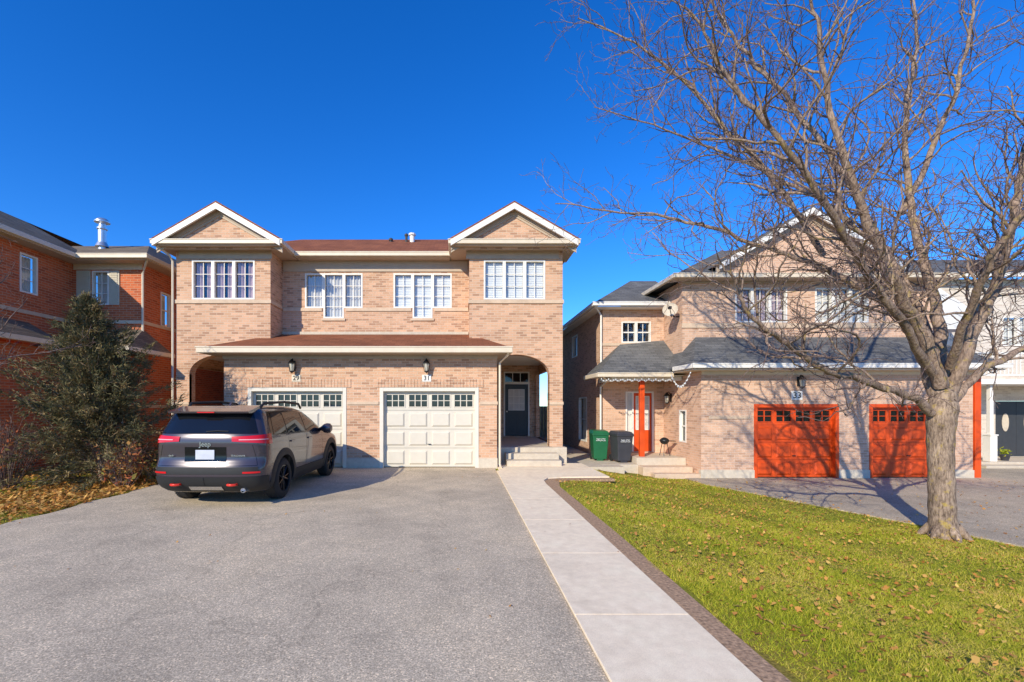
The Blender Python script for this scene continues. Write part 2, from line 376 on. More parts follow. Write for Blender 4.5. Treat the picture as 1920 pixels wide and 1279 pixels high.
def window(root, F, lights, kind='dark', rec=.05, fmat=None, cas=.045, name='window'):
    """lights: (u0,u1,z0,z1,nx,nz)"""
    fmat = fmat or M['white']; fr = MB(); gl = MB(); bk = MB()
    for (a, b, c, d, nx, nz) in lights:
        e = .0015
        fr.boxf(F, a + e, a + cas, -rec - .05, .012, c + e, d - e); fr.boxf(F, b - cas, b - e, -rec - .05, .012, c + e, d - e)
        fr.boxf(F, a + cas, b - cas, -rec - .05, .012, c + e, c + cas); fr.boxf(F, a + cas, b - cas, -rec - .05, .012, d - cas, d - e)
        A, B, Cc, D = a + cas, b - cas, c + cas, d - cas
        for i in range(1, nx): u = A + (B - A) * i / nx; fr.boxf(F, u - .008, u + .008, -rec - .02, -rec + .006, Cc, D)
        for j in range(1, nz):
            z = Cc + (D - Cc) * j / nz; w = .008 if nz != 2 or nx > 2 else .02
            fr.boxf(F, A, B, -rec - .018, -rec + .004, z - w, z + w)
        gl.face([F.p(A, -rec - .022, Cc), F.p(B, -rec - .022, Cc), F.p(B, -rec - .022, D), F.p(A, -rec - .022, D)])
        if kind == 'blind':
            z = Cc
            while z < D - .01:
                bk.face([F.p(A, -rec - .065, z), F.p(B, -rec - .065, z), F.p(B, -rec - .085, min(z + .058, D)), F.p(A, -rec - .085, min(z + .058, D))]); z += .052
            bk.face([F.p(A, -rec - .10, Cc), F.p(B, -rec - .10, Cc), F.p(B, -rec - .10, D), F.p(A, -rec - .10, D)])
        elif kind in ('curt', 'sheer'):
            k = 24
            for i in range(k):
                if kind == 'curt' and .42 < (i / k) < .58: continue
                x0 = A + (B - A) * i / k; x1 = A + (B - A) * (i + 1) / k
                d0 = -.10 + .025 * math.sin(i * 1.3); d1 = -.10 + .025 * math.sin((i + 1) * 1.3)
                bk.face([F.p(x0, -rec + d0, Cc), F.p(x1, -rec + d1, Cc), F.p(x1, -rec + d1, D), F.p(x0, -rec + d0, D)])
            bk.face([F.p(A - .03, -rec - .3, Cc), F.p(B + .03, -rec - .3, Cc), F.p(B + .03, -rec - .3, D), F.p(A - .03, -rec - .3, D)], 1)
        else:
            bk.face([F.p(A - .03, -rec - .2, Cc - .03), F.p(B + .03, -rec - .2, Cc - .03), F.p(B + .03, -rec - .2, D + .03), F.p(A - .03, -rec - .2, D + .03)], 1)
    w = fr.build(name, fmat, root)
    gl.build('pane', M['glass'], w)
    bk.build({'blind': 'blind', 'curt': 'curtain', 'sheer': 'curtain'}.get(kind, 'dark_room'), [{'blind': M['blind'], 'curt': M['curt'], 'sheer': M['sheer']}.get(kind, M['dark']), M['dark']], w)
    return w

def garage_door(root, F, u0, u1, z0, z1, mat, cas_mat, rows=4, cols=4, wn=2):
    cs = MB(); c = .10
    cs.boxf(F, u0 + .002, u0 + c, -.16, .015, z0, z1 - .002); cs.boxf(F, u1 - c, u1 - .002, -.16, .015, z0, z1 - .002); cs.boxf(F, u0 + c, u1 - c, -.16, .015, z1 - c, z1 - .002)
    cs.build('door_casing', cas_mat, root, bevel=.006)
    a, b, d = u0 + c, u1 - c, z1 - c
    db = MB(); db.boxf(F, a, b, -.20, -.150, z0 + .01, d)
    rh = (d - z0 - .01) / rows; pw = (b - a) / cols; wins = []
    for r in range(rows):
        za = z0 + .01 + r * rh + .005; zb = z0 + .01 + (r + 1) * rh - .005
        if r < rows - 1: db.boxf(F, a, b, -.150, -.125, za, zb)
        for k in range(cols):
            p, q = a + k * pw + .06, a + (k + 1) * pw - .06
            if r < rows - 1:
                zi, zj = za + .06, zb - .06
                o = [(p, zi), (q, zi), (q, zj), (p, zj)]; n = [(p + .04, zi + .04), (q - .04, zi + .04), (q - .04, zj - .04), (p + .04, zj - .04)]
                for t in range(4):
                    t2 = (t + 1) % 4
                    db.face([F.p(o[t][0], -.1245, o[t][1]), F.p(o[t2][0], -.1245, o[t2][1]), F.p(n[t2][0], -.092, n[t2][1]), F.p(n[t][0], -.092, n[t][1])])
                db.face([F.p(x, -.092, z) for x, z in n])
            else: wins.append((p, q, za + .09, zb - .08))
    za = z0 + .01 + (rows - 1) * rh + .005; zb = d - .004
    F2 = Fr(F.o + F.n * -.125, F.u, F.n); wall(db, F2, a, b, za, zb, wins, .025)
    g = db.build('garage_door', mat, root)
    for (p, q, zi, zj) in wins:
        w = MB()
        w.face([F.p(p, -.146, zi), F.p(q, -.146, zi), F.p(q, -.146, zj), F.p(p, -.146, zj)], 1)
        for i in range(1, wn): u = p + (q - p) * i / wn; w.boxf(F, u - .012, u + .012, -.144, -.118, zi, zj)
        zm = (zi + zj) / 2; w.boxf(F, p, q, -.144, -.120, zm - .009, zm + .009)
        w.boxf(F, p - .02, p + .006, -.144, -.112, zi - .02, zj + .02); w.boxf(F, q - .006, q + .02, -.144, -.112, zi - .02, zj + .02)
        w.boxf(F, p, q, -.144, -.114, zi - .02, zi + .006); w.boxf(F, p, q, -.144, -.114, zj - .006, zj + .02)
        w.build('window', [mat, M['dglass']], g)
    h = MB(); uc = (a + b) / 2; h.boxf(F, uc - .05, uc + .05, -.0915, -.078, z0 + .62, z0 + .64); h.build('handle', M['black'], g)
    return g

def lantern(root, F, u, z):
    b = MB()
    b.boxf(F, u - .05, u + .05, 0.002, .02, z + .05, z + .32)
    b.tube([F.p(u, .02, z + .30), F.p(u, .09, z + .37), F.p(u, .14, z + .33)], .012, 6)
    b.lathe(F.p(u, .14, z), (0, 0, 1), [(.001, .36), (.03, .34), (.10, .25), (.105, .235), (.02, .235)], 6)
    b.lathe(F.p(u, .14, z), (0, 0, 1), [(.06, .04), (.065, .02), (.03, 0), (.001, -.03)], 6)
    for k in range(6):
        t = 2 * math.pi * k / 6; p = F.p(u, .14, z); b.tube([p + Vector((.058 * math.cos(t), .058 * math.sin(t), .03)), p + Vector((.092 * math.cos(t), .092 * math.sin(t), .24))], .006, 4)
    l = b.build('wall_lantern', M['black'], root)
    g = MB(); g.lathe(F.p(u, .14, z), (0, 0, 1), [(.048, .035), (.08, .235)], 6); g.build('lamp_glass', M['lampglass'], l)
def plaque(root, F, u, z, txt, w=.12, h=.185, mat=None, ts=.175):
    p = MB(); p.boxf(F, u - w, u + w, .002, .025, z - h / 2, z + h / 2)
    q = p.build('number_plaque', mat or M['white'], root, bevel=.01)
    text_part(txt, ts, F, u, .028, z, M['ink'], 'digits', q)
def gable(root, xc, hw, ze, zp, yf, yb, wy, wallm, roofm, rakem, innerm, base=0):
    sl = (zp - ze) / hw
    r = MB()
    for s in (-1, 1):
        r.roof([(xc + s * (hw + .04), yf - .02, ze - .04 * sl), (xc, yf - .02, zp), (xc, yb, zp), (xc + s * (hw + .04), yb, ze - .04 * sl)], .05)
    r.build('gable_roof', roofm, root)
    F = FRONT(yf); w = .17
    for s in (-1, 1):
        k = MB(); k.prism(F, [(xc + s * hw, ze - .055), (xc + s * .001, zp - .055), (xc + s * .001, zp - .055 - w), (xc + s * hw, ze - .055 - w)], -.03, .03); k.build('rake_board', rakem, root)
    F2 = FRONT(wy)
    for s in (-1, 1):
        so = MB()
        so.roof([(xc + s * hw, yf + .03, ze - .06), (xc, yf + .03, zp - .06), (xc, wy + .1, zp - .06), (xc + s * hw, wy + .1, ze - .06)], .03)
        so.prism(F2, [(xc + s * hw, ze - .09), (xc, zp - .09), (xc, zp - .09 - .2), (xc + s * hw, ze - .09 - .2)], -.01, .05)
        so.prism(F2, [(xc + s * hw, ze - .29), (xc, zp - .29), (xc, zp - .29 - .07), (xc + s * hw, ze - .29 - .07)], -.01, .025)
        so.build('rake_soffit', innerm, root)
    g = MB(); zb = ze - .25 + base
    g.face([(xc - hw + .1, wy, zb), (xc + hw - .1, wy, zb), (xc + hw - .1, wy, ze - .05), (xc, wy, zp - .07), (xc - hw + .1, wy, ze - .05)])
    g.build('gable_wall', wallm, root)
def gutter(root, pts, mat=None, name='gutter', w=.1, h=.13):
    b = MB()
    for (x0, y0, z0), (x1, y1, z1) in zip(pts, pts[1:]):
        if abs(x1 - x0) > abs(y1 - y0):
            a, c = sorted((x0, x1)); b.box(a - w / 2 + .001, c + w / 2 - .001, y0 - w / 2, y0 + w / 2, z0 - h, z0); b.box(a - w / 2 - .014, c + w / 2 + .014, y0 - w / 2 - .015, y0 - w / 2 + .01, z0 - .03, z0 + .003)
        else:
            a, c = sorted((y0, y1)); b.box(x0 - w / 2 - .001, x0 + w / 2 + .001, a + w / 2 + .002, c, z0 - h + .001, z0 - .001)
    return b.build(name, mat or M['cream'], root, bevel=.012)
def downspout(root, pts, mat=None):
    b = MB(); b.tube(pts, .032, 6); b.build('downspout', mat or M['cream'], root)

# ------------------------------------------------------------------ ground
def sm(t):
    t = np.clip(t, 0, 1); return t * t * (3 - 2 * t)
def gz(x, y): return -.38 * sm((np.asarray(x, float) - 2.3) / 3.7)
gx = np.unique(np.concatenate([[-900, -300, -100, -50, -25], np.arange(-14, 2.1, 1.0), np.arange(2.3, 6.3, .2), np.arange(7, 16, 1), [25, 50, 100, 300, 900]]))
gy = np.unique(np.concatenate([[-900, -300, -100, -40, -20, -10], np.arange(-5, 30, 1.0), [40, 60, 120, 300, 900]]))
X, Y = np.meshgrid(gx, gy, indexing='ij'); Z = gz(X, Y) - .02
V = np.stack([X, Y, Z], -1).reshape(-1, 3); ny = len(gy)
I = np.arange((len(gx) - 1) * ny).reshape(len(gx) - 1, ny)[:, :-1].ravel()
g = np_mesh('ground', V, np.stack([I, I + ny, I + ny + 1, I + 1], -1), M['ground'])
tag(g, 'lawn and soil running under the whole street', 'ground', kind='structure')
def slab(name, poly, z, th, mat, label, cat):
    b = MB(); b.roof([(x, y, z) for x, y in poly], th)
    return tag(b.build(name, mat), label, cat, kind='structure')
le = [(-6.45 + .05 * math.sin(k * 1.9) + .03 * math.sin(k * 4.3), -4 + k * .41) for k in range(40)]
slab('driveway', [(.895, -4), (.895, 12.35), (-6.3, 12.35)] + le[::-1], .0, .1, M['asph'], 'worn grey asphalt double driveway in front of the cream garage doors', 'driveway')
w = MB()
ys = [-1.2, .55, 2.1, 3.6, 5.1, 6.6, 8.1, 9.6]
for a, b_ in zip(ys, ys[1:]): w.box(.9, 1.8, a + .003, b_ - .003, -.08, .022)
pad = [(.9, 9.603), (1.8, 9.603), (1.83, 10.1), (1.98, 10.42), (2.3, 10.55), (3.45, 10.6), (3.45, 11.6), (.9, 11.6)]
w.loop_prism([(x, y, .022) for x, y in pad], [(x, y, -.15) for x, y in pad])
w.box(.98, 3.45, 11.607, 13.1, -.15, .021)
o = w.build('walkway', M['conc'], bevel=.002); tag(o, 'pale concrete walkway leading from the street to the front steps', 'path', kind='structure')
slab('planting_strip', [(1.8, -1.2), (2.03, -1.2), (2.0, 3), (2.05, 6), (2.04, 9.4), (2.14, 9.95), (2.45, 10.3), (3.5, 10.38), (3.5, 10.6), (1.8, 10.6)], -.003, .05, M['mulch'], 'strip of bare brown soil edging the concrete walkway', 'soil')
slab('neighbour_driveway', [(8.5, -4), (8.45, 4), (8.2, 6.62), (7.9, 7.8), (6.95, 10.4), (6.4, 11.9), (6.35, 12.95), (14.52, 12.95), (14.52, 14.85), (27, 14.85), (27, -4)], -.375, .08, M['asph2'], 'stained asphalt driveway in front of the orange garage doors', 'driveway')
slab('side_path', [(3.05, 13.1), (4.7, 13.1), (4.7, 26), (3.05, 26)], -.09, .3, M['conc2'], 'narrow concrete path running between the two brick houses', 'path')
slab('road', [(-400, -14), (400, -14), (400, -5), (-400, -5)], -.012, .05, M['road'], 'asphalt road behind the viewpoint along the street', 'road')
slab('left_path', [(-8.6, 10.9), (-6.52, 10.9), (-6.52, 12.2), (-8.6, 12.2)], .01, .06, M['conc2'], 'grey concrete path beside the parked car and the bush', 'path')

# ------------------------------------------------------------------ main house
YG, YW, YR, YB = 12.25, 13.4, 14.3, 25.0
XL, XLr, XRl, XRr = -8.40, -5.62, .236, 2.985
H = thing('semi_detached_house', 'tan brick two-storey semi-detached house with twin gables and cream garage doors', 'house', (-2.7, 13.4, 0))
FW, FG, FRc = FRONT(YW), FRONT(YG), FRONT(YR)
WT = 6.22
wb = MB()
ac, ahw = (-7.03, 1.61), .98
wl = (-7.93, -6.08, 4.80, 5.96); wr = (.66, 2.47, 4.80, 5.96)
wall(wb, FW, XL, XLr, -.5, WT, [wl, (ac[0] - ahw, ac[0] + ahw, .3, 3.2)], .12)
arch_fill(wb, FW, ac[0], ahw, 2.6, 3.2, .3)
wall(wb, FW, XRl, XRr, -.5, WT, [wr, (ac[1] - ahw, ac[1] + ahw, .3, 3.2)], .12)
arch_fill(wb, FW, ac[1], ahw, 2.6, 3.2, .3)
for a in ac:
    for s in (-1, 1): wb.boxf(FW, a + s * (ahw + .09) - .085, a + s * (ahw + .09) + .085, -.3, -.121, -.5, 3.2)
for x in (ac[0] - ahw, ac[0] + ahw, ac[1] - ahw, ac[1] + ahw):
    wb.face([(x, YW + .002, .3), (x, YW + .3, .3), (x, YW + .3, 2.6), (x, YW + .002, 2.6)])
wall(wb, RIGHT(XLr), YW, YR, 2.8, WT); wall(wb, LEFT(XRl), YW, YR, 2.8, WT)
rw = [(-4.91, -3.10, 4.74, 5.83), (-4.33, -3.69, 4.42, 4.74)]; rw2 = [(-2.13, -.30, 4.74, 5.83), (-1.53, -.905, 4.42, 4.74)]
wall(wb, FRc, XLr, XRl, 2.8, WT, rw + rw2, .12)
PB = 17.5; FP = FRONT(PB)
so = [(14.1, 17.35, .47, 2.85)]
wall(wb, LEFT(XL), YW, YB, -.5, WT, so, .14); wall(wb, RIGHT(XRr), YW, YB, -.5, WT, so, .14)
wall(wb, Fr((0, YB, 0), (1, 0, 0), (0, 1, 0)), XL, XRr, -.5, WT)
dr = (1.63, 2.62, .50, 2.98); dl = (-2 * 2.71 - 2.62, -2 * 2.71 - 1.63, .50, 2.98)
wall(wb, FP, .98, XRr - .01, .3, 3.4, [dr], .12); wall(wb, FP, XL + .01, -6.40, .3, 3.4, [dl], .12)
wall(wb, RIGHT(1.0), YW + .301, PB, .3, 3.4); wall(wb, LEFT(-6.42), YW + .301, PB, .3, 3.4)
wb.build('brick_wall', M['brick'], H)
for x0, x1 in ((.9, XRr - .02), (XL + .02, -6.3)): MB().box(x0, x1, YW + .05, PB, 3.22, 3.28).build('porch_ceiling', M['white'], H)
GX0, GX1 = -6.39, .96
gb = MB(); gl_ = (-5.75, -3.09, -.2, 2.16); gr_ = (-2.20, .47, -.2, 2.16)
wall(gb, FG, GX0, GX1, -.4, 3.04, [gl_, gr_], .18)
wall(gb, LEFT(GX0), YG, YW, -.4, 3.04); wall(gb, RIGHT(GX1), YG, YW, -.4, 3.04)
gb.build('garage_wall', M['brick'], H)
for (a, b_, _, z1) in (gl_, gr_):
    garage_door(H, FG, a, b_, .0, z1, M['door'], M['casing'], 4, 4, 3)
for (a, b_, _, z1) in (gl_, gr_):
    n = 33; tb = MB()
    for k in range(n):
        u = a - .12 + (b_ - a + .24) * k / n; tb.boxf(FG, u + .004, u + (b_ - a + .24) / n - .004, -.01, .012 + .003 * (k % 3), z1 + .005, z1 + .23)
    tb.build('lintel', M['brick'], H)
sb = []
for a, b_ in ((GX0 - .02, gl_[0] - .02), (gl_[1] + .02, gr_[0] - .02), (gr_[1] + .02, GX1 + .02)): sb.append((FG, a, b_, -.01, .03, 1.70, 1.79))
for a, b_ in ((XL - .02, ac[0] - ahw), (ac[1] + ahw, XRr + .02)): sb.append((FW, a, b_, -.01, .03, 1.70, 1.79))
sb += [(FW, XL - .03, XLr + .03, -.01, .035, 4.68, 4.79), (FW, XRl - .03, XRr + .03, -.01, .035, 4.68, 4.79), (RIGHT(XRr), YW + .012, YB, -.01, .03, 4.681, 4.789),
       (RIGHT(XLr), YW + .012, YR - .04, -.01, .03, 4.681, 4.789), (LEFT(XRl), YW + .012, YR - .04, -.01, .03, 4.681, 4.789)]
for a, b_ in ((XLr, -4.36), (-3.66, -1.56), (-.875, XRl)): sb.append((FRc, a + .03, b_ - .01, -.01, .032, 4.64, 4.735))
boxes('stone_band', M['stone'], H, sb, .006)
boxes('window_sill', M['stone'], H, [(FRc, a, b_, -.01, .04, 4.34, 4.415) for a, b_ in ((-4.38, -3.64), (-1.58, -.855))], .006)
fb = [(FG, a, b_, -.1, .02, -.4, .26) for a, b_ in ((GX0 - .015, gl_[0] + .004), (gl_[1] - .004, gr_[0] + .004), (gr_[1] - .004, GX1 + .015))]
boxes('foundation', M['found'], H, fb + [(RIGHT(XRr), YW, YB, -.1, .02, -.5, .3)], .008)
def tri(a, b, z0, z1, nx=2, nz=3, mid=None):
    w_ = (b - a) / 3; L = [(a, a + w_, z0, z1, nx, nz), (a + w_, b - w_, z0, z1, nx, nz), (b - w_, b, z0, z1, nx, nz)]
    if mid: L[0] = (a, mid[0], z0, z1, nx, nz); L[1] = (mid[0], mid[1], mid[2], z1, nx, 4); L[2] = (mid[1], b, z0, z1, nx, nz)
    return L
window(H, FW, tri(*wl), 'curt'); window(H, FW, tri(*wr), 'blind')
window(H, FRc, tri(-4.91, -3.10, 4.74, 5.83, mid=(-4.33, -3.69, 4.42)), 'sheer')
window(H, FRc, tri(-2.13, -.30, 4.74, 5.83, mid=(-1.53, -.905, 4.42)), 'blind')
for (a, b_, z0, z1) in (dr, dl):
    ht = 2.50
    cs = MB(); cs.boxf(FP, a, a + .05, -.12, .02, z0, z1); cs.boxf(FP, b_ - .05, b_, -.12, .02, z0, z1); cs.boxf(FP, a + .05, b_ - .05, -.12, .02, z1 - .05, z1); cs.boxf(FP, a + .05, b_ - .05, -.12, .02, ht, ht + .09)
    for k in (1, 2): u = a + .05 + (b_ - a - .1) * k / 3; cs.boxf(FP, u - .012, u + .012, -.08, -.02, ht + .09, z1 - .05)
    cs.face([FP.p(a + .05, -.06, ht + .09), FP.p(b_ - .05, -.06, ht + .09), FP.p(b_ - .05, -.06, z1 - .05), FP.p(a + .05, -.06, z1 - .05)], 1)
    cs.build('door_frame', [M['white'], M['dglass']], H)
    d = MB(); A, B = a + .052, b_ - .052; d.boxf(FP, A, B, -.10, -.05, z0 + .02, ht - .002)
    for (p, q, r, s) in ((A + .1, (A + B) / 2 - .04, z0 + .15, z0 + .75), ((A + B) / 2 + .04, B - .1, z0 + .15, z0 + .75)): d.boxf(FP, p, q, -.0495, -.04, r, s)
    D = d.build('front_door', M['doorblk'], H)
    gl = MB(); p, q, r, s = A + .14, B - .14, z0 + 1.0, z0 + 1.8
    gl.boxf(FP, p, q, -.0492, -.046, r, s, 1)
    for k in range(4): u = p + (q - p) * k / 3; gl.boxf(FP, u - .01, u + .01, -.0455, -.036, r, s)
    for k in range(4): z = r + (s - r) * k / 3; gl.boxf(FP, p, q, -.0455, -.037, z - .01, z + .01)
    gl.build('window', [M['white'], M['sheer']], D)
    hd = MB(); hd.lathe(FP.p(A + .07, -.05, z0 + .95), (0, -1, 0), [(.012, 0), (.012, .04), (.03, .045), (.03, .07), (.01, .08)], 10); hd.build('handle', M['metal'], D)
for x0, x1 in ((1.0, XRr + .06), (XL - .06, -6.45)): MB().box(x0, x1, 13.12, PB, -.4, .47).build('porch_slab', M['conc2'], H, bevel=.01)
st = MB(); st.box(1.25, 2.75, 12.45, 12.80, -.2, .17); st.box(1.25, 2.75, 12.79, 13.115, -.2, .33)
st.build('front_steps', M['conc2'], H, bevel=.015)
lantern(H, FG, -4.51, 2.56); lantern(H, FG, -.93, 2.56)
plaque(H, FG, -4.44, 2.41, '29', mat=M['cream']); plaque(H, FG, -.93, 2.41, '31')
ez = 6.40
for xc in (-6.93, 1.50):
    hw = 1.82
    s = MB(); s.box(xc - hw, xc + hw, 12.93, YW + .9, 6.225, 6.265)
    s.boxf(FW, xc - 1.36, xc + 1.36, .002, .035, 5.99, 6.224)
    s.build('soffit', M['taupe'], H)
    gutter(H, [(xc - hw, 14.6, ez - .01), (xc - hw, 12.9, ez - .01), (xc + hw, 12.9, ez - .01), (xc + hw, 14.6, ez - .01)])
    k = MB(); k.roof([(xc - hw, 12.94, ez + .0), (xc + hw, 12.94, ez + .0), (xc + hw - .2, 13.06, ez + .07), (xc - hw + .2, 13.06, ez + .07)], .08); k.build('eave_skirt', M['shbrown'], H)
    gable(H, xc, 1.80, ez + .02, 7.46, 12.86, 18.5, 13.07, M['brick'], M['shbrown'], M['white'], M['taupe'])
s = MB(); s.box(-5.07, -.36, 13.9, YR + .1, 6.21, 6.25); s.boxf(FRc, XLr + .04, XRl - .04, .002, .035, 5.88, 6.209); s.build('soffit', M['taupe'], H)
gutter(H, [(-5.05, 13.86, 6.36), (-.38, 13.86, 6.36)])
mr = MB(); x0, x1, y0, y1, z0 = -8.78, 3.36, 13.88, 25.4, 6.35; rz, ins = 7.80, 2.9
A = [(x0, y0, z0), (x1, y0, z0), (x1, y1, z0), (x0, y1, z0)]; B = [(x0 + ins, y0 + ins, rz), (x1 - ins, y0 + ins, rz), (x1 - ins, y1 - ins, rz), (x0 + ins, y1 - ins, rz)]
for k in range(4): mr.face([A[k], A[(k + 1) % 4], B[(k + 1) % 4], B[k]])
mr.face(B); mr.face(A); R_ = mr.build('roof', M['shbrown'], H)
for (px, h, mm, r) in ((733, .10, 'vent', .05), (762, .26, 'vent', .045), (773, .28, 'white', .085)):
    yv = 16.2; v = MB(); v.lathe((PX(px, yv), yv, 7.45), (0, 0, 1), [(r, 0), (r, h), (r * 1.5, h), (r * 1.5, h + .06), (r * .6, h + .09)], 10); v.build('roof_vent', M[mm], R_)
gr = MB(); e = 3.19; A0 = (-6.78, 11.77, e); B0 = (1.27, 11.77, e); hl = (-5.66, YR, 3.92); hr = (.25, YR, 3.92)
gr.roof([A0, B0, hr, hl], .06)
t = (YW - 11.77) / (YR - 11.77)
for P, Q, xe in ((A0, hl, -6.78), (B0, hr, 1.27)):
    hp = tuple(P[i] + (Q[i] - P[i]) * t for i in range(3)); gr.roof([P, hp, (xe, YW, e)], .06)
gr.build('garage_roof', M['shbrown'], H)
fl = MB(); fl.box(-5.6, .22, YR - .06, YR - .002, 3.9, 3.99); fl.build('roof_flashing', M['conc2'], H)
gutter(H, [(-6.78, YW, 3.20), (-6.78, 11.74, 3.20), (1.27, 11.74, 3.20), (1.27, YW, 3.20)], h=.16)
s = MB(); s.box(-6.75, 1.24, 11.78, YW, 3.035, 3.06); s.boxf(FG, GX0 - .02, GX1 + .02, .002, .03, 2.93, 3.034); s.build('soffit', M['taupe'], H)
downspout(H, [(1.22, 11.75, 3.06), (1.2, 11.85, 2.98), (1.03, 12.18, 2.82), (1.03, 12.19, .1), (1.05, 12.05, .03)])
downspout(H, [(-8.72, 12.95, 6.26), (-8.5, 13.25, 6.05), (-8.46, 13.34, 5.9), (-8.46, 13.34, .1)])
me_ = MB(); me_.boxf(LEFT(XL), 13.55, 13.95, .0, .2, 1.0, 1.55); me_.lathe((XL - .2, 13.75, 1.3), (-1, 0, 0), [(.11, 0), (.11, .1), (.06, .14)], 12); me_.tube([(XL - .08, 13.75, 1.0), (XL - .08, 13.75, .0)], .03); me_.build('meter_box', M['conc2'], H, bevel=.01)

# ------------------------------------------------------------------ house 33
G3 = -.38
K = thing('brick_house', 'pinkish brick house with grey roofs and orange garage doors behind the bare tree', 'house', (10.5, 13.5, G3))
Y3, U3, W3 = 12.9, 14.0, 15.3; X30, X31 = 6.8, 14.5
F3, FU, FW3 = FRONT(Y3), FRONT(U3), FRONT(W3)
d1 = (8.29, 10.70, -.5, 1.72); d2 = (11.56, 13.97, -.5, 1.72)
b = MB()
wall(b, F3, X30, X31, -.8, 2.65, [d1, d2], .18)
wall(b, LEFT(X30), Y3, W3, -.8, 2.65, [(13.75, 14.2, .55, 1.55)], .1)
wall(b, RIGHT(X31), Y3, 24, -.8, 2.65)
b.build('garage_wall', M['brick33'], K)
u1 = (8.42, 10.02, PZ(605, 14), PZ(540, 14)); u2 = (10.88, 12.52, PZ(605, 14), PZ(540, 14))
b = MB(); T3 = 5.52
wall(b, FU, X30, X31, 2.5, T3, [u1, u2], .12); wall(b, LEFT(X30), U3, 24, 2.5, T3); wall(b, RIGHT(X31), U3, 24, 2.5, T3)
T4 = 4.98; uw = (PX(1165, 15.3), PX(1220, 15.3), PZ(643, 15.3), PZ(603, 15.3))
door3 = (5.52, 6.46, .12, 2.15)
wall(b, FW3, 4.75, X30, -.8, T4, [uw, door3], .12)
sw = (18.6, 19.5, 3.7, 4.6); sw2 = (17.2, 18.4, .3, 2.0)
wall(b, LEFT(4.75), W3, 24, -.8, T4, [sw, sw2], .12)
wall(b, Fr((0, 24, 0), (1, 0, 0), (0, 1, 0)), 4.75, X31, -.8, T3)
b.build('brick_wall', M['brick33'], K)
for d in (d1, d2): garage_door(K, F3, d[0], d[1], G3, d[3], M['orange'], M['orange'], 4, 4, 2)
window(K, FU, tri(*u1, 2, 3), 'curt'); window(K, FU, tri(*u2, 2, 3), 'sheer')
window(K, FW3, [(uw[0], (uw[0] + uw[1]) / 2, uw[2], uw[3], 2, 2), ((uw[0] + uw[1]) / 2, uw[1], uw[2], uw[3], 2, 2)], 'dark')
window(K, LEFT(4.75), [(sw[0], sw[1], sw[2], sw[3], 1, 1)], 'sheer'); window(K, LEFT(4.75), [(sw2[0], sw2[1], sw2[2], sw2[3], 1, 2)], 'sheer')
window(K, LEFT(X30), [(13.75, 14.2, .55, 1.55, 1, 2)], 'sheer')
cs = MB(); a, b_, z0, z1 = door3
for u in (a, a + .22, b_ - .05): cs.boxf(FW3, u, u + .05, -.1, .02, z0, z1)
cs.boxf(FW3, a + .05, b_ - .05, -.1, .019, z1 - .05, z1 - .001)
cs.face([FW3.p(a, -.06, z0), FW3.p(b_, -.06, z0), FW3.p(b_, -.06, z1), FW3.p(a, -.06, z1)], 1)
cs.build('door_frame', [M['white'], M['sheer']], K)
d = MB(); d.boxf(FW3, a + .27, b_ - .055, -.055, -.03, z0 + .02, z1 - .05); D = d.build('front_door', M['orange'], K)
gl = MB(); gl.boxf(FW3, a + .36, b_ - .14, -.0295, -.027, z0 + .75, z1 - .16, 1)
for k in range(4): u = a + .36 + (b_ - a - .5) * k / 3; gl.boxf(FW3, u - .012, u + .012, -.0265, -.015, z0 + .75, z1 - .16)
for k in range(5): z = z0 + .75 + (z1 - z0 - .91) * k / 4; gl.boxf(FW3, a + .36, b_ - .14, -.0265, -.016, z - .012, z + .012)
gl.build('window', [M['white'], M['sheer']], D)
pf = MB(); pf.box(5.3, 6.79, 13.75, 15.29, -.8, .10); pf.build('porch_slab', M['conc2'], K, bevel=.01)
st = MB(); st.box(5.3, 6.75, 13.25, 13.74, -.8, -.12); st.box(5.5, 6.9, 12.9, 13.245, -.8, -.27); st.build('front_steps', M['stone'], K, bevel=.02)
po = MB(); po.box(5.52, 5.66, 14.04, 14.18, .10, 2.45); po.build('porch_post', M['orange'], K, bevel=.01)
bm_ = MB(); bm_.box(4.62, 6.78, 14.0, 14.22, 2.45, 2.58); bm_.box(4.62, 4.84, 14.221, 15.29, 2.45, 2.58); bm_.build('porch_beam', M['white'], K)
pr = MB(); e = 2.66; a = (4.15, 13.75, e); t1 = (5.35, 15.3, 3.75); t2 = (7.2, 15.3, 3.90); b2 = (6.35, 13.75, e)
pr.roof([a, b2, (7.1, 14.6, 3.45), t2, t1], .06); pr.roof([a, t1, (4.15, 15.3, e)], .06); pr.build('porch_roof', M['shgrey'], K)
s = MB(); s.box(4.18, 6.79, 13.78, 15.28, 2.585, 2.6); s.build('soffit', M['white'], K)
gutter(K, [(4.15, 15.3, e + .01), (4.15, 13.72, e + .01), (6.34, 13.72, e + .01)])
gr = MB(); e = 2.82; gr.roof([(6.35, 12.45, e), (14.95, 12.45, e), (14.2, U3, 3.78), (7.2, U3, 3.78)], .06); gr.roof([(6.35, 12.45, e), (7.2, U3, 3.78), (7.2, 14.9, 3.78), (6.35, 14.3, e)], .06)
gr.build('garage_roof', M['shgrey'], K)
s = MB(); s.box(6.38, 14.92, 12.48, U3, 2.655, 2.69); s.boxf(F3, X30, X31, .002, .03, 2.55, 2.654); s.build('soffit', M['cream'], K)
gutter(K, [(6.35, 13.6, e + .01), (6.35, 12.42, e + .01), (14.95, 12.42, e + .01)], M['white'])
hr_ = MB(); x0, x1, y0, y1, z0 = 6.38, 14.92, 13.6, 24.4, 5.60; ins, rz = 3.2, 7.4
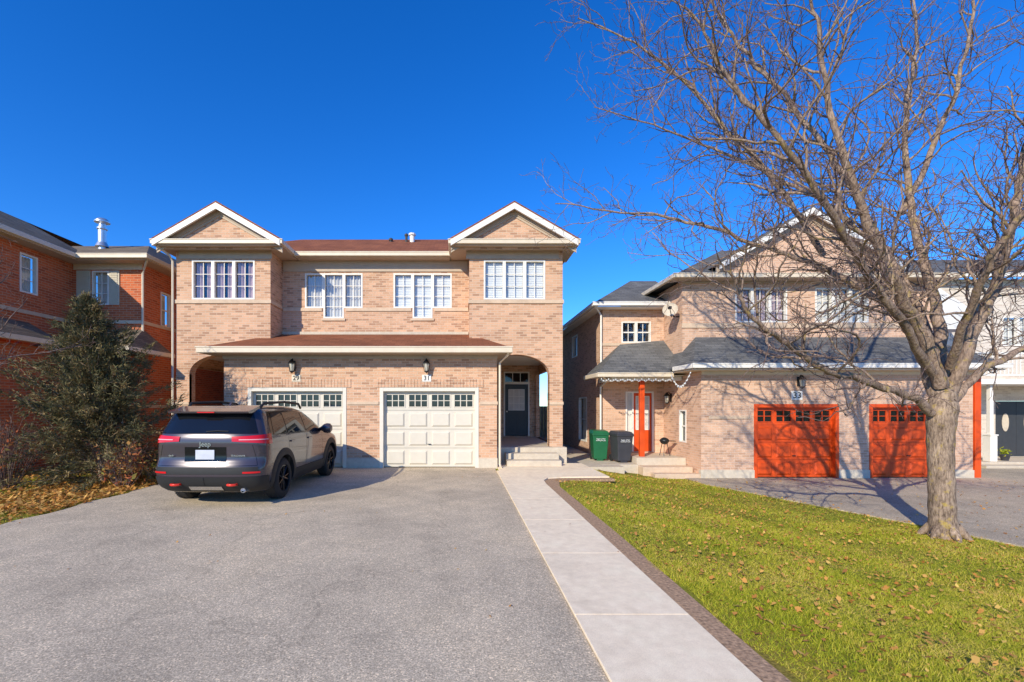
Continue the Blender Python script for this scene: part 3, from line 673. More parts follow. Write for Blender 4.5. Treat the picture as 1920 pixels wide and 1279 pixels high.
A = [(x0, y0, z0), (x1, y0, z0), (x1, y1, z0), (x0, y1, z0)]; B = [(x0 + ins, y0 + ins, rz), (x1 - ins, y0 + ins, rz), (x1 - ins, y1 - ins, rz), (x0 + ins, y1 - ins, rz)]
for k in range(4): hr_.face([A[k], A[(k + 1) % 4], B[(k + 1) % 4], B[k]])
hr_.face(B); hr_.face(A); hr_.build('roof', M['shgrey'], K)
gutter(K, [(6.36, 24, 5.62), (6.36, 13.56, 5.62), (14.94, 13.56, 5.62), (14.94, 24, 5.62)])
s = MB(); s.boxf(FU, X30, X31, .002, .03, 5.44, 5.49); s.box(6.4, 14.9, 13.62, U3, 5.495, 5.53); s.build('soffit', M['taupe'], K)
gable(K, 10.42, 2.75, 5.95, 7.60, 13.5, 20, 13.72, M['brick33'], M['shgrey'], M['white'], M['taupe'], base=-.1)
wr_ = MB(); x0, x1, y0, z0 = 4.36, 7.5, 14.9, 5.06
wr_.roof([(x0, y0, z0), (7.6, y0, z0), (7.6, 17.8, 6.55), (6.6, 17.8, 6.55)], .06); wr_.roof([(x0, y0, z0), (6.6, 17.8, 6.55), (6.6, 22, 6.55), (x0, 24.4, z0)], .06); wr_.build('roof', M['shgrey'], K)
gutter(K, [(4.34, 24, z0 + .01), (4.34, 14.86, z0 + .01), (6.78, 14.86, z0 + .01)], M['white'])
s = MB(); s.box(4.38, 6.79, 14.9, 15.29, 4.9, 4.93); s.box(4.38, 4.74, 15.291, 24, 4.9, 4.93); s.build('soffit', M['white'], K)
boxes('stone_band', M['stone'], K, [(FU, X30 - .02, X31, -.01, .03, PZ(612, 14) - .05, PZ(606, 14)), (F3, 7.0, 8.2, -.01, .025, 1.30, 1.38), (FW3, 4.73, 6.79, -.01, .03, uw[2] - .1, uw[2] - .003)])
boxes('foundation', M['found'], K, [(F3, 6.78, 8.3, -.1, .02, -.8, -.15), (F3, 10.69, 11.57, -.1, .02, -.8, -.15), (F3, 13.96, 14.52, -.1, .02, -.8, -.15)])
downspout(K, [(4.4, 14.95, 4.95), (4.6, 15.2, 4.8), (4.68, 15.24, 4.7), (4.68, 15.24, 2.7)], M['white'])
downspout(K, [(4.25, 13.8, 2.6), (4.55, 14.2, 2.45), (4.66, 15.22, 2.3), (4.66, 15.22, 0)], M['white'])
lantern(K, LEFT(X30), 14.75, 1.75); lantern(K, F3, 9.56, 2.17)
plaque(K, F3, 9.50, 1.96, '33', .16, .25, ts=.24)
pp = MB(); pp.box(14.62, 14.80, 12.95, 13.13, -.4, 2.6); pp.build('porch_post', M['orange'], K, bevel=.01)
sd = thing('satellite_dish', 'grey satellite dish fixed high on the side of the pink brick house', 'dish', (6.75, 14.2, 4.5))
d = MB(); d.lathe((6.45, 14.05, 4.62), (-.45, -.85, .25), [(.02, -.02), (.13, .01), (.21, .04), (.22, .055), (.21, .05), (.12, .02), (.02, 0)], 20); d.build('reflector', M['conc2'], sd, smooth=True)
d = MB(); d.tube([(6.79, 14.2, 4.45), (6.6, 14.15, 4.45), (6.47, 14.08, 4.6)], .025, 6); d.tube([(6.47, 14.0, 4.40), (6.25, 13.65, 4.6)], .012, 6); d.box(6.21, 6.29, 13.6, 13.69, 4.57, 4.65); d.build('arm', M['black'], sd)
sl = MB(); pts = []
for k in range(60):
    t = k / 59; x = 4.2 + 2.1 * t; pts.append((x, 13.64 + .02 * math.sin(k), 2.5 - .06 * abs(math.sin(k * .55)) - (.05 if k % 2 else 0)))
sl.tube(pts, .007, 4)
for (sx, sy, sz) in pts[::2]: sl.lathe((sx, sy, sz - .05), (0, 0, 1), [(.004, 0), (.017, .02), (.009, .05)], 5)
pts = [(6.28, 13.62 - 1.15 * k / 20, 2.6 - .35 * math.sin(math.pi * k / 20) - .03 * (k % 2)) for k in range(21)]; sl.tube(pts, .007, 4)
for (sx, sy, sz) in pts: sl.lathe((sx, sy, sz - .05), (0, 0, 1), [(.004, 0), (.018, .02), (.009, .05)], 5)
tag(sl.build('string_lights', M['lettering']), 'string of small white lights hung along the porch eave', 'lights')

# ------------------------------------------------------------------ house 27 (left)
Q = thing('brick_house', 'red brick house with taupe shutters and a metal flue at the left edge', 'house', (-12, 13, 0))
b = MB(); FB = FRONT(13.6); RA = RIGHT(-11.6); RB = RIGHT(-9.55)
wa = (11.95, 12.46, PZ(551, 12.2), PZ(478, 12.2)); wbn = (PX(173, 13.6), PX(205, 13.6), PZ(572, 13.6), PZ(508, 13.6)); wc = (14.45, 14.95, 4.2, 5.3)
wall(b, RA, 11.0, 13.6, -.4, 5.95, [wa], .1); wall(b, FRONT(11.0), -19, -11.6, -.4, 5.95)
wall(b, FB, -11.6, -9.55, -.4, 5.95, [wbn], .1); wall(b, RB, 13.6, 24, -.4, 5.95, [wc], .1)
wall(b, Fr((0, 24, 0), (1, 0, 0), (0, 1, 0)), -19, -9.55, -.4, 5.95); wall(b, LEFT(-19), 11.0, 24, -.4, 5.95)
b.build('brick_wall', M['brickred'], Q)
window(Q, RA, [(wa[0], wa[1], wa[2], wa[3], 1, 3)], 'sheer'); window(Q, FB, [(wbn[0], wbn[1], wbn[2], wbn[3], 2, 3)], 'sheer'); window(Q, RB, [(wc[0], wc[1], wc[2], wc[3], 1, 2)], 'sheer')
for (p, q) in ((145, 171), (206, 225)):
    s = MB(); x0, x1 = PX(p, 13.6), PX(q, 13.6); s.boxf(FB, x0, x1, .002, .03, wbn[2], wbn[3])
    for k in range(18):
        z = wbn[2] + .05 + k * (wbn[3] - wbn[2] - .1) / 18; s.boxf(FB, x0 + .05, x1 - .05, .031, .042, z, z + .035)
    s.build('shutter', M['shutter'], Q)
boxes('stone_band', M['stone'], Q, [(RA, 11.0, 13.58, -.01, .03, 4.12, 4.22), (FB, -11.57, -9.52, -.01, .03, 4.12, 4.22), (RB, 13.61, 24, -.01, .03, 4.12, 4.22),
    (RA, 11.0, 13.58, -.01, .03, 1.6, 1.7), (RB, 13.61, 24, -.01, .03, 1.6, 1.7), (FB, -11.57, -9.52, -.01, .03, 5.73, 5.93)])
r = MB(); e = 6.05
r.roof([(-11.15, 10.55, e), (-11.15, 14.5, e), (-13.9, 14.5, 7.55), (-13.9, 13.2, 7.55)], .06); r.roof([(-11.15, 10.55, e), (-13.9, 13.2, 7.55), (-16.5, 13.2, 7.55), (-19.4, 10.55, e)], .06)
r.roof([(-12.5, 13.15, e), (-9.1, 13.15, e), (-10.9, 15.9, 7.25), (-13.9, 15.9, 7.25)], .06); r.roof([(-9.1, 13.15, e), (-9.1, 24.4, e), (-10.9, 21.5, 7.25), (-10.9, 15.9, 7.25)], .06)
r.face([(-13.9, 13.2, 7.55), (-13.9, 21, 7.55), (-16.5, 21, 7.55), (-16.5, 13.2, 7.55)]); r.face([(-10.9, 15.9, 7.25), (-10.9, 21.5, 7.25), (-13.9, 21.5, 7.25), (-13.9, 15.9, 7.25)])
r.build('roof', M['shwarm'], Q)
gutter(Q, [(-18, 10.52, e + .01), (-11.12, 10.52, e + .01), (-11.12, 13.1, e + .01)]); gutter(Q, [(-11.12, 13.12, e + .008), (-9.08, 13.12, e + .008), (-9.08, 24, e + .008)])
s = MB(); s.box(-11.59, -11.15, 10.56, 13.59, 5.90, 5.94); s.box(-11.149, -9.1, 13.16, 13.59, 5.90, 5.94); s.box(-9.54, -9.1, 13.6, 24, 5.90, 5.94); s.build('soffit', M['taupe'], Q)
fl = MB(); fx, fy = PX(192, 15), 15.0
fl.lathe((fx, fy, 6.7), (0, 0, 1), [(.12, 0), (.12, .75), (.15, .78), (.15, .83), (.10, .85), (.10, .95), (.22, 1.0), (.22, 1.04), (.14, 1.12)], 14); fl.lathe((fx, fy, 6.9), (0, 0, 1), [(.2, 0), (.13, .15)], 14); fl.build('flue', M['metal'], Q, smooth=True)
lr = MB(); e = 3.28
lr.roof([(-11.6, 12.3, e), (-9.0, 12.3, e), (-9.5, 13.6, 3.95), (-11.6, 13.6, 3.95)], .06); lr.roof([(-9.0, 12.3, e), (-9.0, 14.2, e), (-9.5, 13.6, 3.95)], .06)
lr.roof([(-10.7, 9.8, e + .1), (-10.7, 12.2, e + .1), (-11.6, 12.2, 3.9), (-11.6, 9.8, 3.9)], .06); lr.build('porch_roof', M['shwarm'], Q)
gutter(Q, [(-11.3, 12.27, e), (-8.98, 12.27, e), (-8.98, 14.2, e)]); gutter(Q, [(-10.68, 9.8, e + .1), (-10.68, 12.1, e + .1)])
lw = MB(); wall(lw, FRONT(12.75), -11.6, -9.5, -.4, 3.1); wall(lw, RIGHT(-9.5), 12.75, 13.6, -.4, 3.1); wall(lw, RIGHT(-11.0), 10.0, 12.75, -.4, 3.2); lw.build('porch_wall', M['brickred'], Q)
downspout(Q, [(-9.1, 13.2, 5.95), (-9.4, 13.5, 5.75), (-9.47, 13.53, 5.6), (-9.47, 13.53, 3.6)]); downspout(Q, [(-9.05, 12.35, 3.15), (-9.35, 12.6, 2.95), (-9.44, 12.68, 2.8), (-9.44, 12.68, 0)])

# ------------------------------------------------------------------ pale house far right
P = thing('pale_house', 'pale house with a white balcony and dark double doors at the right edge', 'house', (19, 17, -.38))
b = MB(); F5 = FRONT(17.0)
wall(b, F5, 15.6, 26, -.8, 6.4, [(19.95, 21.6, -.22, 1.85), (20.2, 21.4, 3.9, 5.0)], .12); wall(b, LEFT(15.6), 17, 27, -.8, 6.4); b.build('brick_wall', M['brickpale'], P)
window(P, F5, [(20.2, 20.8, 3.9, 5.0, 2, 3), (20.8, 21.4, 3.9, 5.0, 2, 3)], 'sheer')
for (p, q) in ((19.96, 20.77), (20.78, 21.59)):
    d = MB(); d.boxf(F5, p, q, -.1, -.04, -.2, 1.84); D = d.build('front_door', M['doorblk'], P)
    gl = MB(); gl.prism(F5, [((p + q) / 2 + .13 * math.cos(t * .4189), 1.05 + .34 * math.sin(t * .4189)) for t in range(15)], -.039, -.03); gl.build('pane', M['conc2'], D)
ba = MB(); ba.box(17.0, 25, 15.3, 16.99, 2.40, 2.58); ba.build('balcony_floor', M['white'], P)
rl = MB(); rl.box(17.0, 25, 15.3, 15.36, 3.4, 3.47); rl.box(17.0, 25, 15.31, 15.35, 2.68, 2.73)
for k in range(58): x = 17.05 + k * .135; rl.box(x, x + .035, 15.313, 15.347, 2.73, 3.4)
for x in (17.0, 19.0, 21.0): rl.box(x, x + .1, 15.28, 15.38, 2.58, 3.54)
rl.build('balcony_rail', M['white'], P)
for x in (18.05, 21.9):
    c = MB(); c.box(x - .12, x + .12, 15.42, 15.66, -.22, .65); c.box(x - .14, x + .14, 15.40, 15.68, .651, .70); c.box(x - .06, x + .06, 15.48, 15.60, .701, 2.39); c.build('column', M['white'], P, bevel=.01)
rf = MB(); rf.roof([(15.2, 16.6, 6.5), (26, 16.6, 6.5), (26, 21, 8.4), (18.5, 21, 8.4)], .08); rf.roof([(15.2, 16.6, 6.5), (18.5, 21, 8.4), (18.5, 24, 8.4), (15.2, 27, 6.5)], .08); rf.build('roof', M['shgrey'], P)
gutter(P, [(15.2, 26, 6.5), (15.2, 16.56, 6.5), (26, 16.56, 6.5)], M['white'])
gp = MB(); gp.face([(15.2, 15.6, 4.3), (17.6, 15.6, 4.3), (17.6, 15.6, 4.9), (16.4, 15.6, 5.7), (15.2, 15.6, 4.9)])
for k in range(9): gp.box(15.2, 17.61, 15.585, 15.6, 4.3 + k * .07, 4.3 + k * .07 + .06)
gp.face([(17.6, 15.6, 4.3), (17.6, 17, 4.3), (17.6, 17, 5.5), (17.6, 15.6, 4.9)])
gp.build('siding_gable', M['siding'], P)
st = MB(); st.box(17.2, 24, 15.3, 16.98, -.8, -.22); st.box(17.2, 24, 14.9, 15.29, -.8, -.30); st.build('porch_slab', M['conc2'], P, bevel=.01)
pl = thing('flower_pot', 'small dark flower pot with yellow green plant near double doors', 'pot', (18.75, 15.7, -.22))
b = MB(); b.lathe((0, 0, 0), (0, 0, 1), [(.09, 0), (.13, .18), (.14, .19), (.14, .22), (.11, .22)], 14); b.build('pot', M['binblk'], pl, smooth=True, local=True)
rr = np.random.default_rng(2); n = 120; c = rr.normal(0, .06, (n, 3)) + [0, 0, .29]; d = rr.normal(0, .04, (n, 2, 3))
np_mesh('leaves', np.concatenate([c[:, None], (c[:, None] + d)], 1).reshape(-1, 3), np.arange(3 * n).reshape(-1, 3), M['grass'], pl, local=True)

# ------------------------------------------------------------------ bins, grill, fence
def bin_(x, y, rz, mat, lab, txt):
    t = thing('wheelie_bin', lab, 'bin', (x, y, -.09), rz); t.scale = (.90, .93, .95)
    b = MB(); w0, w1, d0, d1_, h = .22, .28, .26, .34, .92
    b.hexa([(sx * (w0 if z == 0 else w1), (-d0 if z == 0 else -d1_) if sy < 0 else (d0 if z == 0 else d1_), .06 if z == 0 else h) for sx in (-1, 1) for sy in (-1, 1) for z in (0, 1)])
    b.box(-.295, .295, -.36, .36, h - .06, h - .002); b.box(-.12, .12, -.24, -.1, 0, .06); b.build('bin_body', mat, t, bevel=.02, local=True)
    l = MB(); l.loop_prism([(-.3, -.38, h), (.3, -.38, h), (.3, .36, h), (-.3, .36, h)], [(-.24, -.3, h + .09), (.24, -.3, h + .09), (.26, .3, h + .11), (-.26, .3, h + .11)]); l.build('lid', mat, t, bevel=.02, local=True)
    hb = MB(); hb.tube([(-.24, .34, h - .02), (-.24, .43, h + .02), (.24, .43, h + .02), (.24, .34, h - .02)], .016, 8); hb.build('handle', mat, t, local=True)
    for s in (-1, 1):
        wv = MB(); wv.lathe((s * .2, .27, .12), (s, 0, 0), [(.04, 0), (.115, .01), (.12, .03), (.115, .055), (.04, .06)], 18); wv.build('wheel', M['tyre'], t, smooth=True, local=True)
    text_part(txt, .052, Fr((0, -.34, 0), (1, 0, 0), (0, -1, 0)), 0, .001, .72, M['lettering'], 'lettering', t, local=True)
    return t
bin_(4.46, 14.75, rad(-6), M['green'], 'green wheelie bin beside the charcoal bin by the side path', 'Region of Peel\nworking for you')
bin_(5.0, 14.25, rad(5), M['binblk'], 'charcoal wheelie bin with white lettering standing before the porch', 'Region of Peel\nworking for you')
slab('bin_pad', [(4.2, 13.6), (5.29, 13.6), (5.29, 15.28), (4.2, 15.28)], -.085, .4, M['conc2'], 'small concrete pad under the two wheelie bins', 'path')
gq = thing('barbecue_grill', 'small black barbecue grill on thin legs standing on the porch', 'grill', (6.38, 14.3, .10))
b = MB(); b.lathe((0, 0, .36), (0, 0, 1), [(.03, 0), (.10, .03), (.14, .10), (.145, .12), (.13, .15), (.08, .2), (.02, .22)], 16); b.build('bowl', M['black'], gq, smooth=True, local=True)
for k in range(3):
    t = 2.1 * k; l = MB(); l.tube([(.08 * math.cos(t), .08 * math.sin(t), .40), (.17 * math.cos(t), .17 * math.sin(t), 0)], .01, 6); l.build('leg', M['black'], gq, local=True)
b = MB(); b.box(.13, .32, -.1, .1, .46, .475); b.build('side_shelf', M['black'], gq, local=True)
fe = thing('wooden_fence', 'weathered wooden fence closing the gap behind the side path', 'fence', (3.85, 23, -.1))
b = MB()
for k in range(12): b.box(3.0 + k * .145, 3.0 + k * .145 + .135, 23.0, 23.03, -.1, 1.65)
b.build('board_panel', M['wood'], fe)
for z in (.3, 1.3): MB().box(3.0, 4.74, 23.031, 23.1, z, z + .1).build('rail', M['wood'], fe)

# ------------------------------------------------------------------ car
CR = thing('parked_car', 'dark grey suv parked facing the left cream garage door', 'car', (-4.15, 7.32, .0), rad(-1.2))
zt = [.24, .30, .38, .50, .62, .70, .80, .95, 1.05, 1.12, 1.18, 1.24, 1.40, 1.54, 1.61, 1.655, 1.68]
hwt = [.84, .885, .91, .925, .93, .932, .935, .932, .925, .915, .897, .876, .82, .765, .715, .63, .44]
yrt = [.22, .12, .05, .01, .0, .02, .065, .06, .055, .06, .075, .10, .165, .235, .29, .43, .80]
yft = [4.42, 4.52, 4.58, 4.61, 4.62, 4.62, 4.60, 4.48, 4.05, 3.62, 3.42, 3.30, 2.98, 2.66, 2.42, 2.2, 1.95]
def itp(z, tab):
    return float(np.mean([np.interp(z + o, zt, tab) for o in (-.018, 0, .018)])) if .26 < z < 1.65 else float(np.interp(z, zt, tab))
NE = 3.5
def dims(z):
    hw, yr, yf = itp(z, hwt), itp(z, yrt), itp(z, yft); L = yf - yr
    return hw, yr, yf, min(.38, .28 * L), min(.85, .5 * L)
def rear_pt(x, z, off=0):
    hw, yr, yf, Rr, Rf = dims(z); q = min(1, abs(x) / hw); return (x, yr + Rr - Rr * (1 - q ** NE) ** (1 / NE) - off, z)
def front_pt(x, z, off=0):
    hw, yr, yf, Rr, Rf = dims(z); q = min(1, abs(x) / hw); return (x, yf - Rf + Rf * (1 - q ** NE) ** (1 / NE) + off, z)
def side_pt(y, z, s=1, off=0):
    hw, yr, yf, Rr, Rf = dims(z)
    q = max(0, (yr + Rr - y) / Rr, (y - (yf - Rf)) / Rf); q = min(q, 1)
    return (s * (hw * (1 - q ** NE) ** (1 / NE) + off), y, z)
def corner_pt(th, z, s=1, off=0):
    hw, yr, yf, Rr, Rf = dims(z); a = math.sin(th) ** (2 / NE); c = max(math.cos(th), 0) ** (2 / NE)
    nx, ny_ = a ** (NE - 1) / hw, -c ** (NE - 1) / Rr; l = math.hypot(nx, ny_)
    return (s * (hw * a + nx / l * off), yr + Rr - Rr * c + ny_ / l * off, z)
def th_x(x, z): return math.asin(min(1, (abs(x) / dims(z)[0])) ** (NE / 2))
body = MB()
zl = [.24, .27, .31, .36, .42, .48, .54, .60, .66, .70, .75, .80, .85, .90, .94, .98, 1.01, 1.04, 1.07, 1.10, 1.13, 1.16, 1.20, 1.25, 1.30, 1.36, 1.42, 1.48, 1.53, 1.57, 1.605, 1.63, 1.65, 1.665, 1.68]
def outline(z):
    hw, yr, yf, Rr, Rf = dims(z); half = []
    for k in range(0, 15): th = math.pi / 2 * (k / 14) ** 1.6; half.append((hw * math.sin(th) ** (2 / NE), yr + Rr - Rr * math.cos(th) ** (2 / NE) if k < 14 else yr + Rr))
    for k in range(1, 10): half.append((hw, yr + Rr + (yf - Rf - yr - Rr) * k / 10))
    for k in range(14, -1, -1): th = math.pi / 2 * (k / 14) ** 1.6; half.append((hw * math.sin(th) ** (2 / NE), yf - Rf + Rf * (math.cos(th) ** (2 / NE) if k < 14 else 0)))
    return half + [(-x, y) for x, y in half[-2:0:-1]]
rows = [[(x, y, z) for x, y in outline(z)] for z in zl]; nr_ = len(rows[0])
for r_ in rows: body.v += r_
for i in range(len(rows) - 1):
    for j in range(nr_):
        a = i * nr_ + j; c = i * nr_ + (j + 1) % nr_; body.f.append((a, c, c + nr_, a + nr_)); body.m.append(0)
body.f.append(tuple(range(nr_))); body.m.append(0); k = (len(rows) - 1) * nr_; body.f.append(tuple(range(k + nr_ - 1, k - 1, -1))); body.m.append(0)
bo = body.build('body', [M['paint'], M['plastic']], None)
WY = (.95, 3.66); WR = .365
cut = MB()
for wy in WY:
    for s in (-1, 1): cut.lathe((s * .55, wy, WR), (s, 0, 0), [(.435, 0), (.435, .6)], 40)
cut.m = [1] * len(cut.f)
co = cut.build('cutter', [M['paint'], M['plastic']], None)
md = bo.modifiers.new('b', 'BOOLEAN'); md.operation = 'DIFFERENCE'; md.object = co; md.solver = 'EXACT'
dg = bpy.context.evaluated_depsgraph_get(); nm = bpy.data.meshes.new_from_object(bo.evaluated_get(dg)); bo.modifiers.clear(); bo.data = nm; nm.name = 'body'
bpy.data.objects.remove(co)
for p in nm.polygons:
    p.use_smooth = True
    c = p.center
    if any(abs(math.hypot(c.y - wy, c.z - WR)) < .436 and abs(c.x) < .945 for wy in WY) and abs(p.normal.x) < .99 and abs(c.x) < .9: p.material_index = 1
    if c.z < .245 or (abs(p.normal.x) > .99 and abs(c.x) < .6): p.material_index = 1
nm.set_sharp_from_angle(angle=rad(32)); bo.parent = CR
def patch(name, fn, nu, nv, mat, parent=CR):
    m = MB(); m.grid(fn, nu, nv); return m.build(name, mat, parent, smooth=True, local=True)
lerp = lambda a, b, t: a + (b - a) * t
for s in (-1, 1):
    for wy in WY:
        m = MB()
        m.grid(lambda u, v: side_pt(wy + lerp(.425, .55, v) * math.cos(lerp(-.18, math.pi + .18, u)), max(.25, WR + lerp(.425, .55, v) * math.sin(lerp(-.18, math.pi + .18, u))), s, .020 if v < .9 else .004), 30, 3)
        m.grid(lambda u, v: (lambda q: (q[0] - s * .1 * v, q[1], q[2]))(side_pt(wy + .425 * math.cos(lerp(-.18, math.pi + .18, u)), max(.25, WR + .425 * math.sin(lerp(-.18, math.pi + .18, u))), s, .020)), 30, 1)
        m.build('wheel_arch_trim', M['plastic'], CR, smooth=True, local=True)
    patch('sill_cladding', lambda u, v: side_pt(lerp(1.44, 3.17, u), lerp(.25, .47, v), s, .012), 12, 3, M['plastic'])
    patch('window_surround', lambda u, v: side_pt(lerp(lerp(.44, .58, v), lerp(3.36, 2.66, v), u), lerp(lerp(1.17, 1.10, u), 1.575, v), s, .003), 30, 6, M['gloss'])
    for (a0, a1, b0, b1) in ((.56, 1.08, .68, 1.10), (1.16, 1.99, 1.18, 1.95), (2.08, 3.18, 2.04, 2.66)):
        patch('side_window', lambda u, v: side_pt(lerp(lerp(a0, b0, v), lerp(a1, b1, v), u), lerp(1.195 - .03 * lerp(a0, a1, u) / 2, 1.545, v), s, .008), 10, 6, M['cglass'])
    for (y0_, y1_) in ((1.13, 1.16), (2.03, 2.06), (3.05, 3.02)):
        patch('door_seam', lambda u, v: side_pt(lerp(y0_, y1_, v) + .006 * (u - .5), lerp(.48, 1.1, v), s, .0025), 1, 8, M['gloss'])
    for y_ in (1.22, 2.12):
        h = MB(); hx = side_pt(y_, 1.0)[0]; h.box(s * (hx + .012) - .012, s * (hx + .012) + .012, y_, y_ + .2, 1.0, 1.03); h.build('door_handle', M['paint'], CR, bevel=.006, local=True)
    rr_ = MB(); rr_.tube([(s * .63, .62, 1.64), (s * .65, .74, 1.715), (s * .66, 1.6, 1.745), (s * .66, 2.3, 1.71), (s * .65, 2.44, 1.62)], .024, 8); rr_.build('roof_rail', M['plastic'], CR, smooth=True, local=True)
    mi = MB(); mi.lathe((s * .93, 2.98, 1.16), (s, .12, .05), [(.02, -.05), (.05, 0), (.10, .06), (.115, .13), (.10, .2), (.05, .235), (.01, .24)], 16); mo = mi.build('side_mirror', M['paint'], CR, smooth=True, local=True)
    m = MB(); m.grid(lambda u, v: corner_pt(lerp(th_x(.43, 1.12), math.pi / 2 * .9995, u), lerp(lerp(1.09, 1.035, u), lerp(1.17, 1.205, u), v), s, .012), 16, 4)
    t_ = m.build('tail_lamp', M['red'], CR, smooth=True, local=True)
    m = MB(); m.grid(lambda u, v: corner_pt(lerp(th_x(.54, 1.12), math.pi / 2 * .90, u), lerp(1.112, 1.126, v), s, .0155), 12, 1); m.build('light_strip', M['dred'], t_, local=True)
    patch('rear_reflector', lambda u, v: corner_pt(lerp(th_x(.62, .6), th_x(.86, .6), u), lerp(.575, .605, v), s, .014), 8, 1, M['red'])
    hk = MB(); cy = rear_pt(.46, .42)[1]
    hk.tube([(s * .40, cy + .05, .40), (s * .40, cy - .06, .40), (s * .43, cy - .085, .40), (s * .49, cy - .085, .40), (s * .52, cy - .06, .40), (s * .52, cy + .05, .40)], .02, 8); hk.build('tow_hook', M['redhook'], CR, smooth=True, local=True)
    patch('headlamp', lambda u, v: front_pt(s * lerp(.42, .80, u), lerp(.80, .88, v), .008), 8, 2, M['lens'])
    patch('bumper_cladding', lambda u, v: corner_pt(lerp(.0001, math.pi / 2 * .96, u), lerp(.255, .52, v), s, .012), 24, 4, M['plastic'])
patch('rear_window', lambda u, v: rear_pt(lerp(-1, 1, u) * lerp(.80, .67, v), lerp(1.215, 1.54, v), .008), 24, 6, M['cglass'])
patch('tailgate_panel', lambda u, v: rear_pt(lerp(-.34, .34, u), lerp(.765, 1.0, v), .004), 10, 3, M['gloss'])
patch('bumper_step', lambda u, v: rear_pt(lerp(-.84, .84, u), lerp(.565, .68, v), .010), 24, 2, M['plastic'])
patch('skid_plate', lambda u, v: rear_pt(lerp(-.27, .27, u), lerp(.29, .36, v), .022), 8, 2, M['chrome'])
for s in (-1, 1): patch('tailgate_seam', lambda u, v: rear_pt(s * (lerp(.82, .74, v) + .005 * u), lerp(.70, 1.03, v), .003), 1, 6, M['gloss'])
patch('tailgate_seam', lambda u, v: rear_pt(lerp(-.82, .82, u), lerp(.695, .703, v), .003), 20, 1, M['gloss'])
patch('windshield', lambda u, v: front_pt(lerp(-1, 1, u) * lerp(.80, .62, v), lerp(1.14, 1.56, v), .006), 16, 6, M['cglass'])
patch('grille', lambda u, v: front_pt(lerp(-.5, .5, u), lerp(.58, .78, v), .006), 10, 2, M['gloss'])
sp = MB(); sec = lambda x: [(x, .07 + .12 * abs(x) ** 2, 1.578), (x, .52, 1.665), (x, .52, 1.60), (x, .24, 1.55), (x, .09 + .12 * abs(x) ** 2, 1.55)]
st_ = [sec(x) for x in (-.67, -.6, -.3, 0, .3, .6, .67)]
for a, c in zip(st_, st_[1:]): sp.loop_prism(a, c)
sp.build('spoiler', M['paint'], CR, smooth=True, local=True)
bl = MB(); bl.box(-.14, .14, .060, .075, 1.556, 1.572); bl.build('brake_lamp', M['red'], CR, local=True)
pm = MB(); py_ = rear_pt(0, .88)[1]; pm.box(-.155, .155, py_ - .022, py_ - .012, .80, .955); pm.build('licence_plate', M['plate'], CR, bevel=.004, local=True)
FRR = lambda z: Fr((0, rear_pt(0, z)[1], 0), (1, 0, 0), (0, -1, 0))
text_part('Jeep', .11, FRR(1.05), 0, .008, 1.045, M['chrome'], 'emblem', CR, local=True)
text_part('TRAILHAWK', .042, FRR(.92), .54, .014, .86, M['chrome'], 'badge', CR, local=True)
text_part('4x4', .05, FRR(.92), -.56, .014, .86, M['chrome'], 'badge', CR, local=True)
wp = MB(); wp.tube([(0, .085, 1.25), (.18, .085, 1.262), (.36, .095, 1.255)], .008, 6); wp.build('rear_wiper', M['plastic'], CR, local=True)
ex = MB(); ex.lathe((.62, .25, .30), (0, -1, 0), [(.04, 0), (.04, .2), (.033, .2), (.033, .1)], 12); ex.build('exhaust', M['chrome'], CR, smooth=True, local=True)
fin = MB(); fin.prism(Fr((0, 0, 0), (0, 1, 0), (1, 0, 0)), [(.80, 1.665), (1.0, 1.675), (.84, 1.73)], -.015, .015); fin.build('antenna_fin', M['paint'], CR, local=True)
for wy in WY:
    for s in (-1, 1):
        w_ = MB(); w_.lathe((s * .68, wy, WR), (s, 0, 0), [(.20, .0), (.33, .0), (.358, .03), (.365, .07), (.365, .17), (.355, .215), (.32, .245), (.25, .25), (.235, .23), (.235, .1)], 40)
        for k in range(44):
            t = 2 * math.pi * k / 44
            for x_ in (.045, .165):
                p = [(s * (.68 + x_ + dx), wy + (WR + dr_) * math.cos(t + dt), WR + (WR + dr_) * math.sin(t + dt)) for dx in (0, .05) for dr_ in (-.012, .004) for dt in (-.042, .042)]; w_.hexa(p)
        wo = w_.build('wheel', M['tyre'], CR, smooth=True, local=True)
        r_ = MB(); r_.lathe((s * .68, wy, WR), (s, 0, 0), [(.001, .13), (.16, .13), (.225, .16), (.236, .235), (.222, .24), (.21, .17), (.15, .15), (.05, .15)], 30)
        r_.lathe((s * .68, wy, WR), (s, 0, 0), [(.05, .15), (.05, .22), (.03, .225)], 14)
        for k in range(5):
            for dt in (-.16, .16):
                t = 2 * math.pi * k / 5 + dt; t2 = 2 * math.pi * k / 5 + dt * 1.5
                a = Vector((s * .895, wy + .04 * math.cos(t), WR + .04 * math.sin(t))); b_ = Vector((s * .905, wy + .222 * math.cos(t2), WR + .222 * math.sin(t2))); r_.tube([a, b_], [.018, .014], 6)
        r_.build('rim', M['gloss'], wo, smooth=True, local=True)

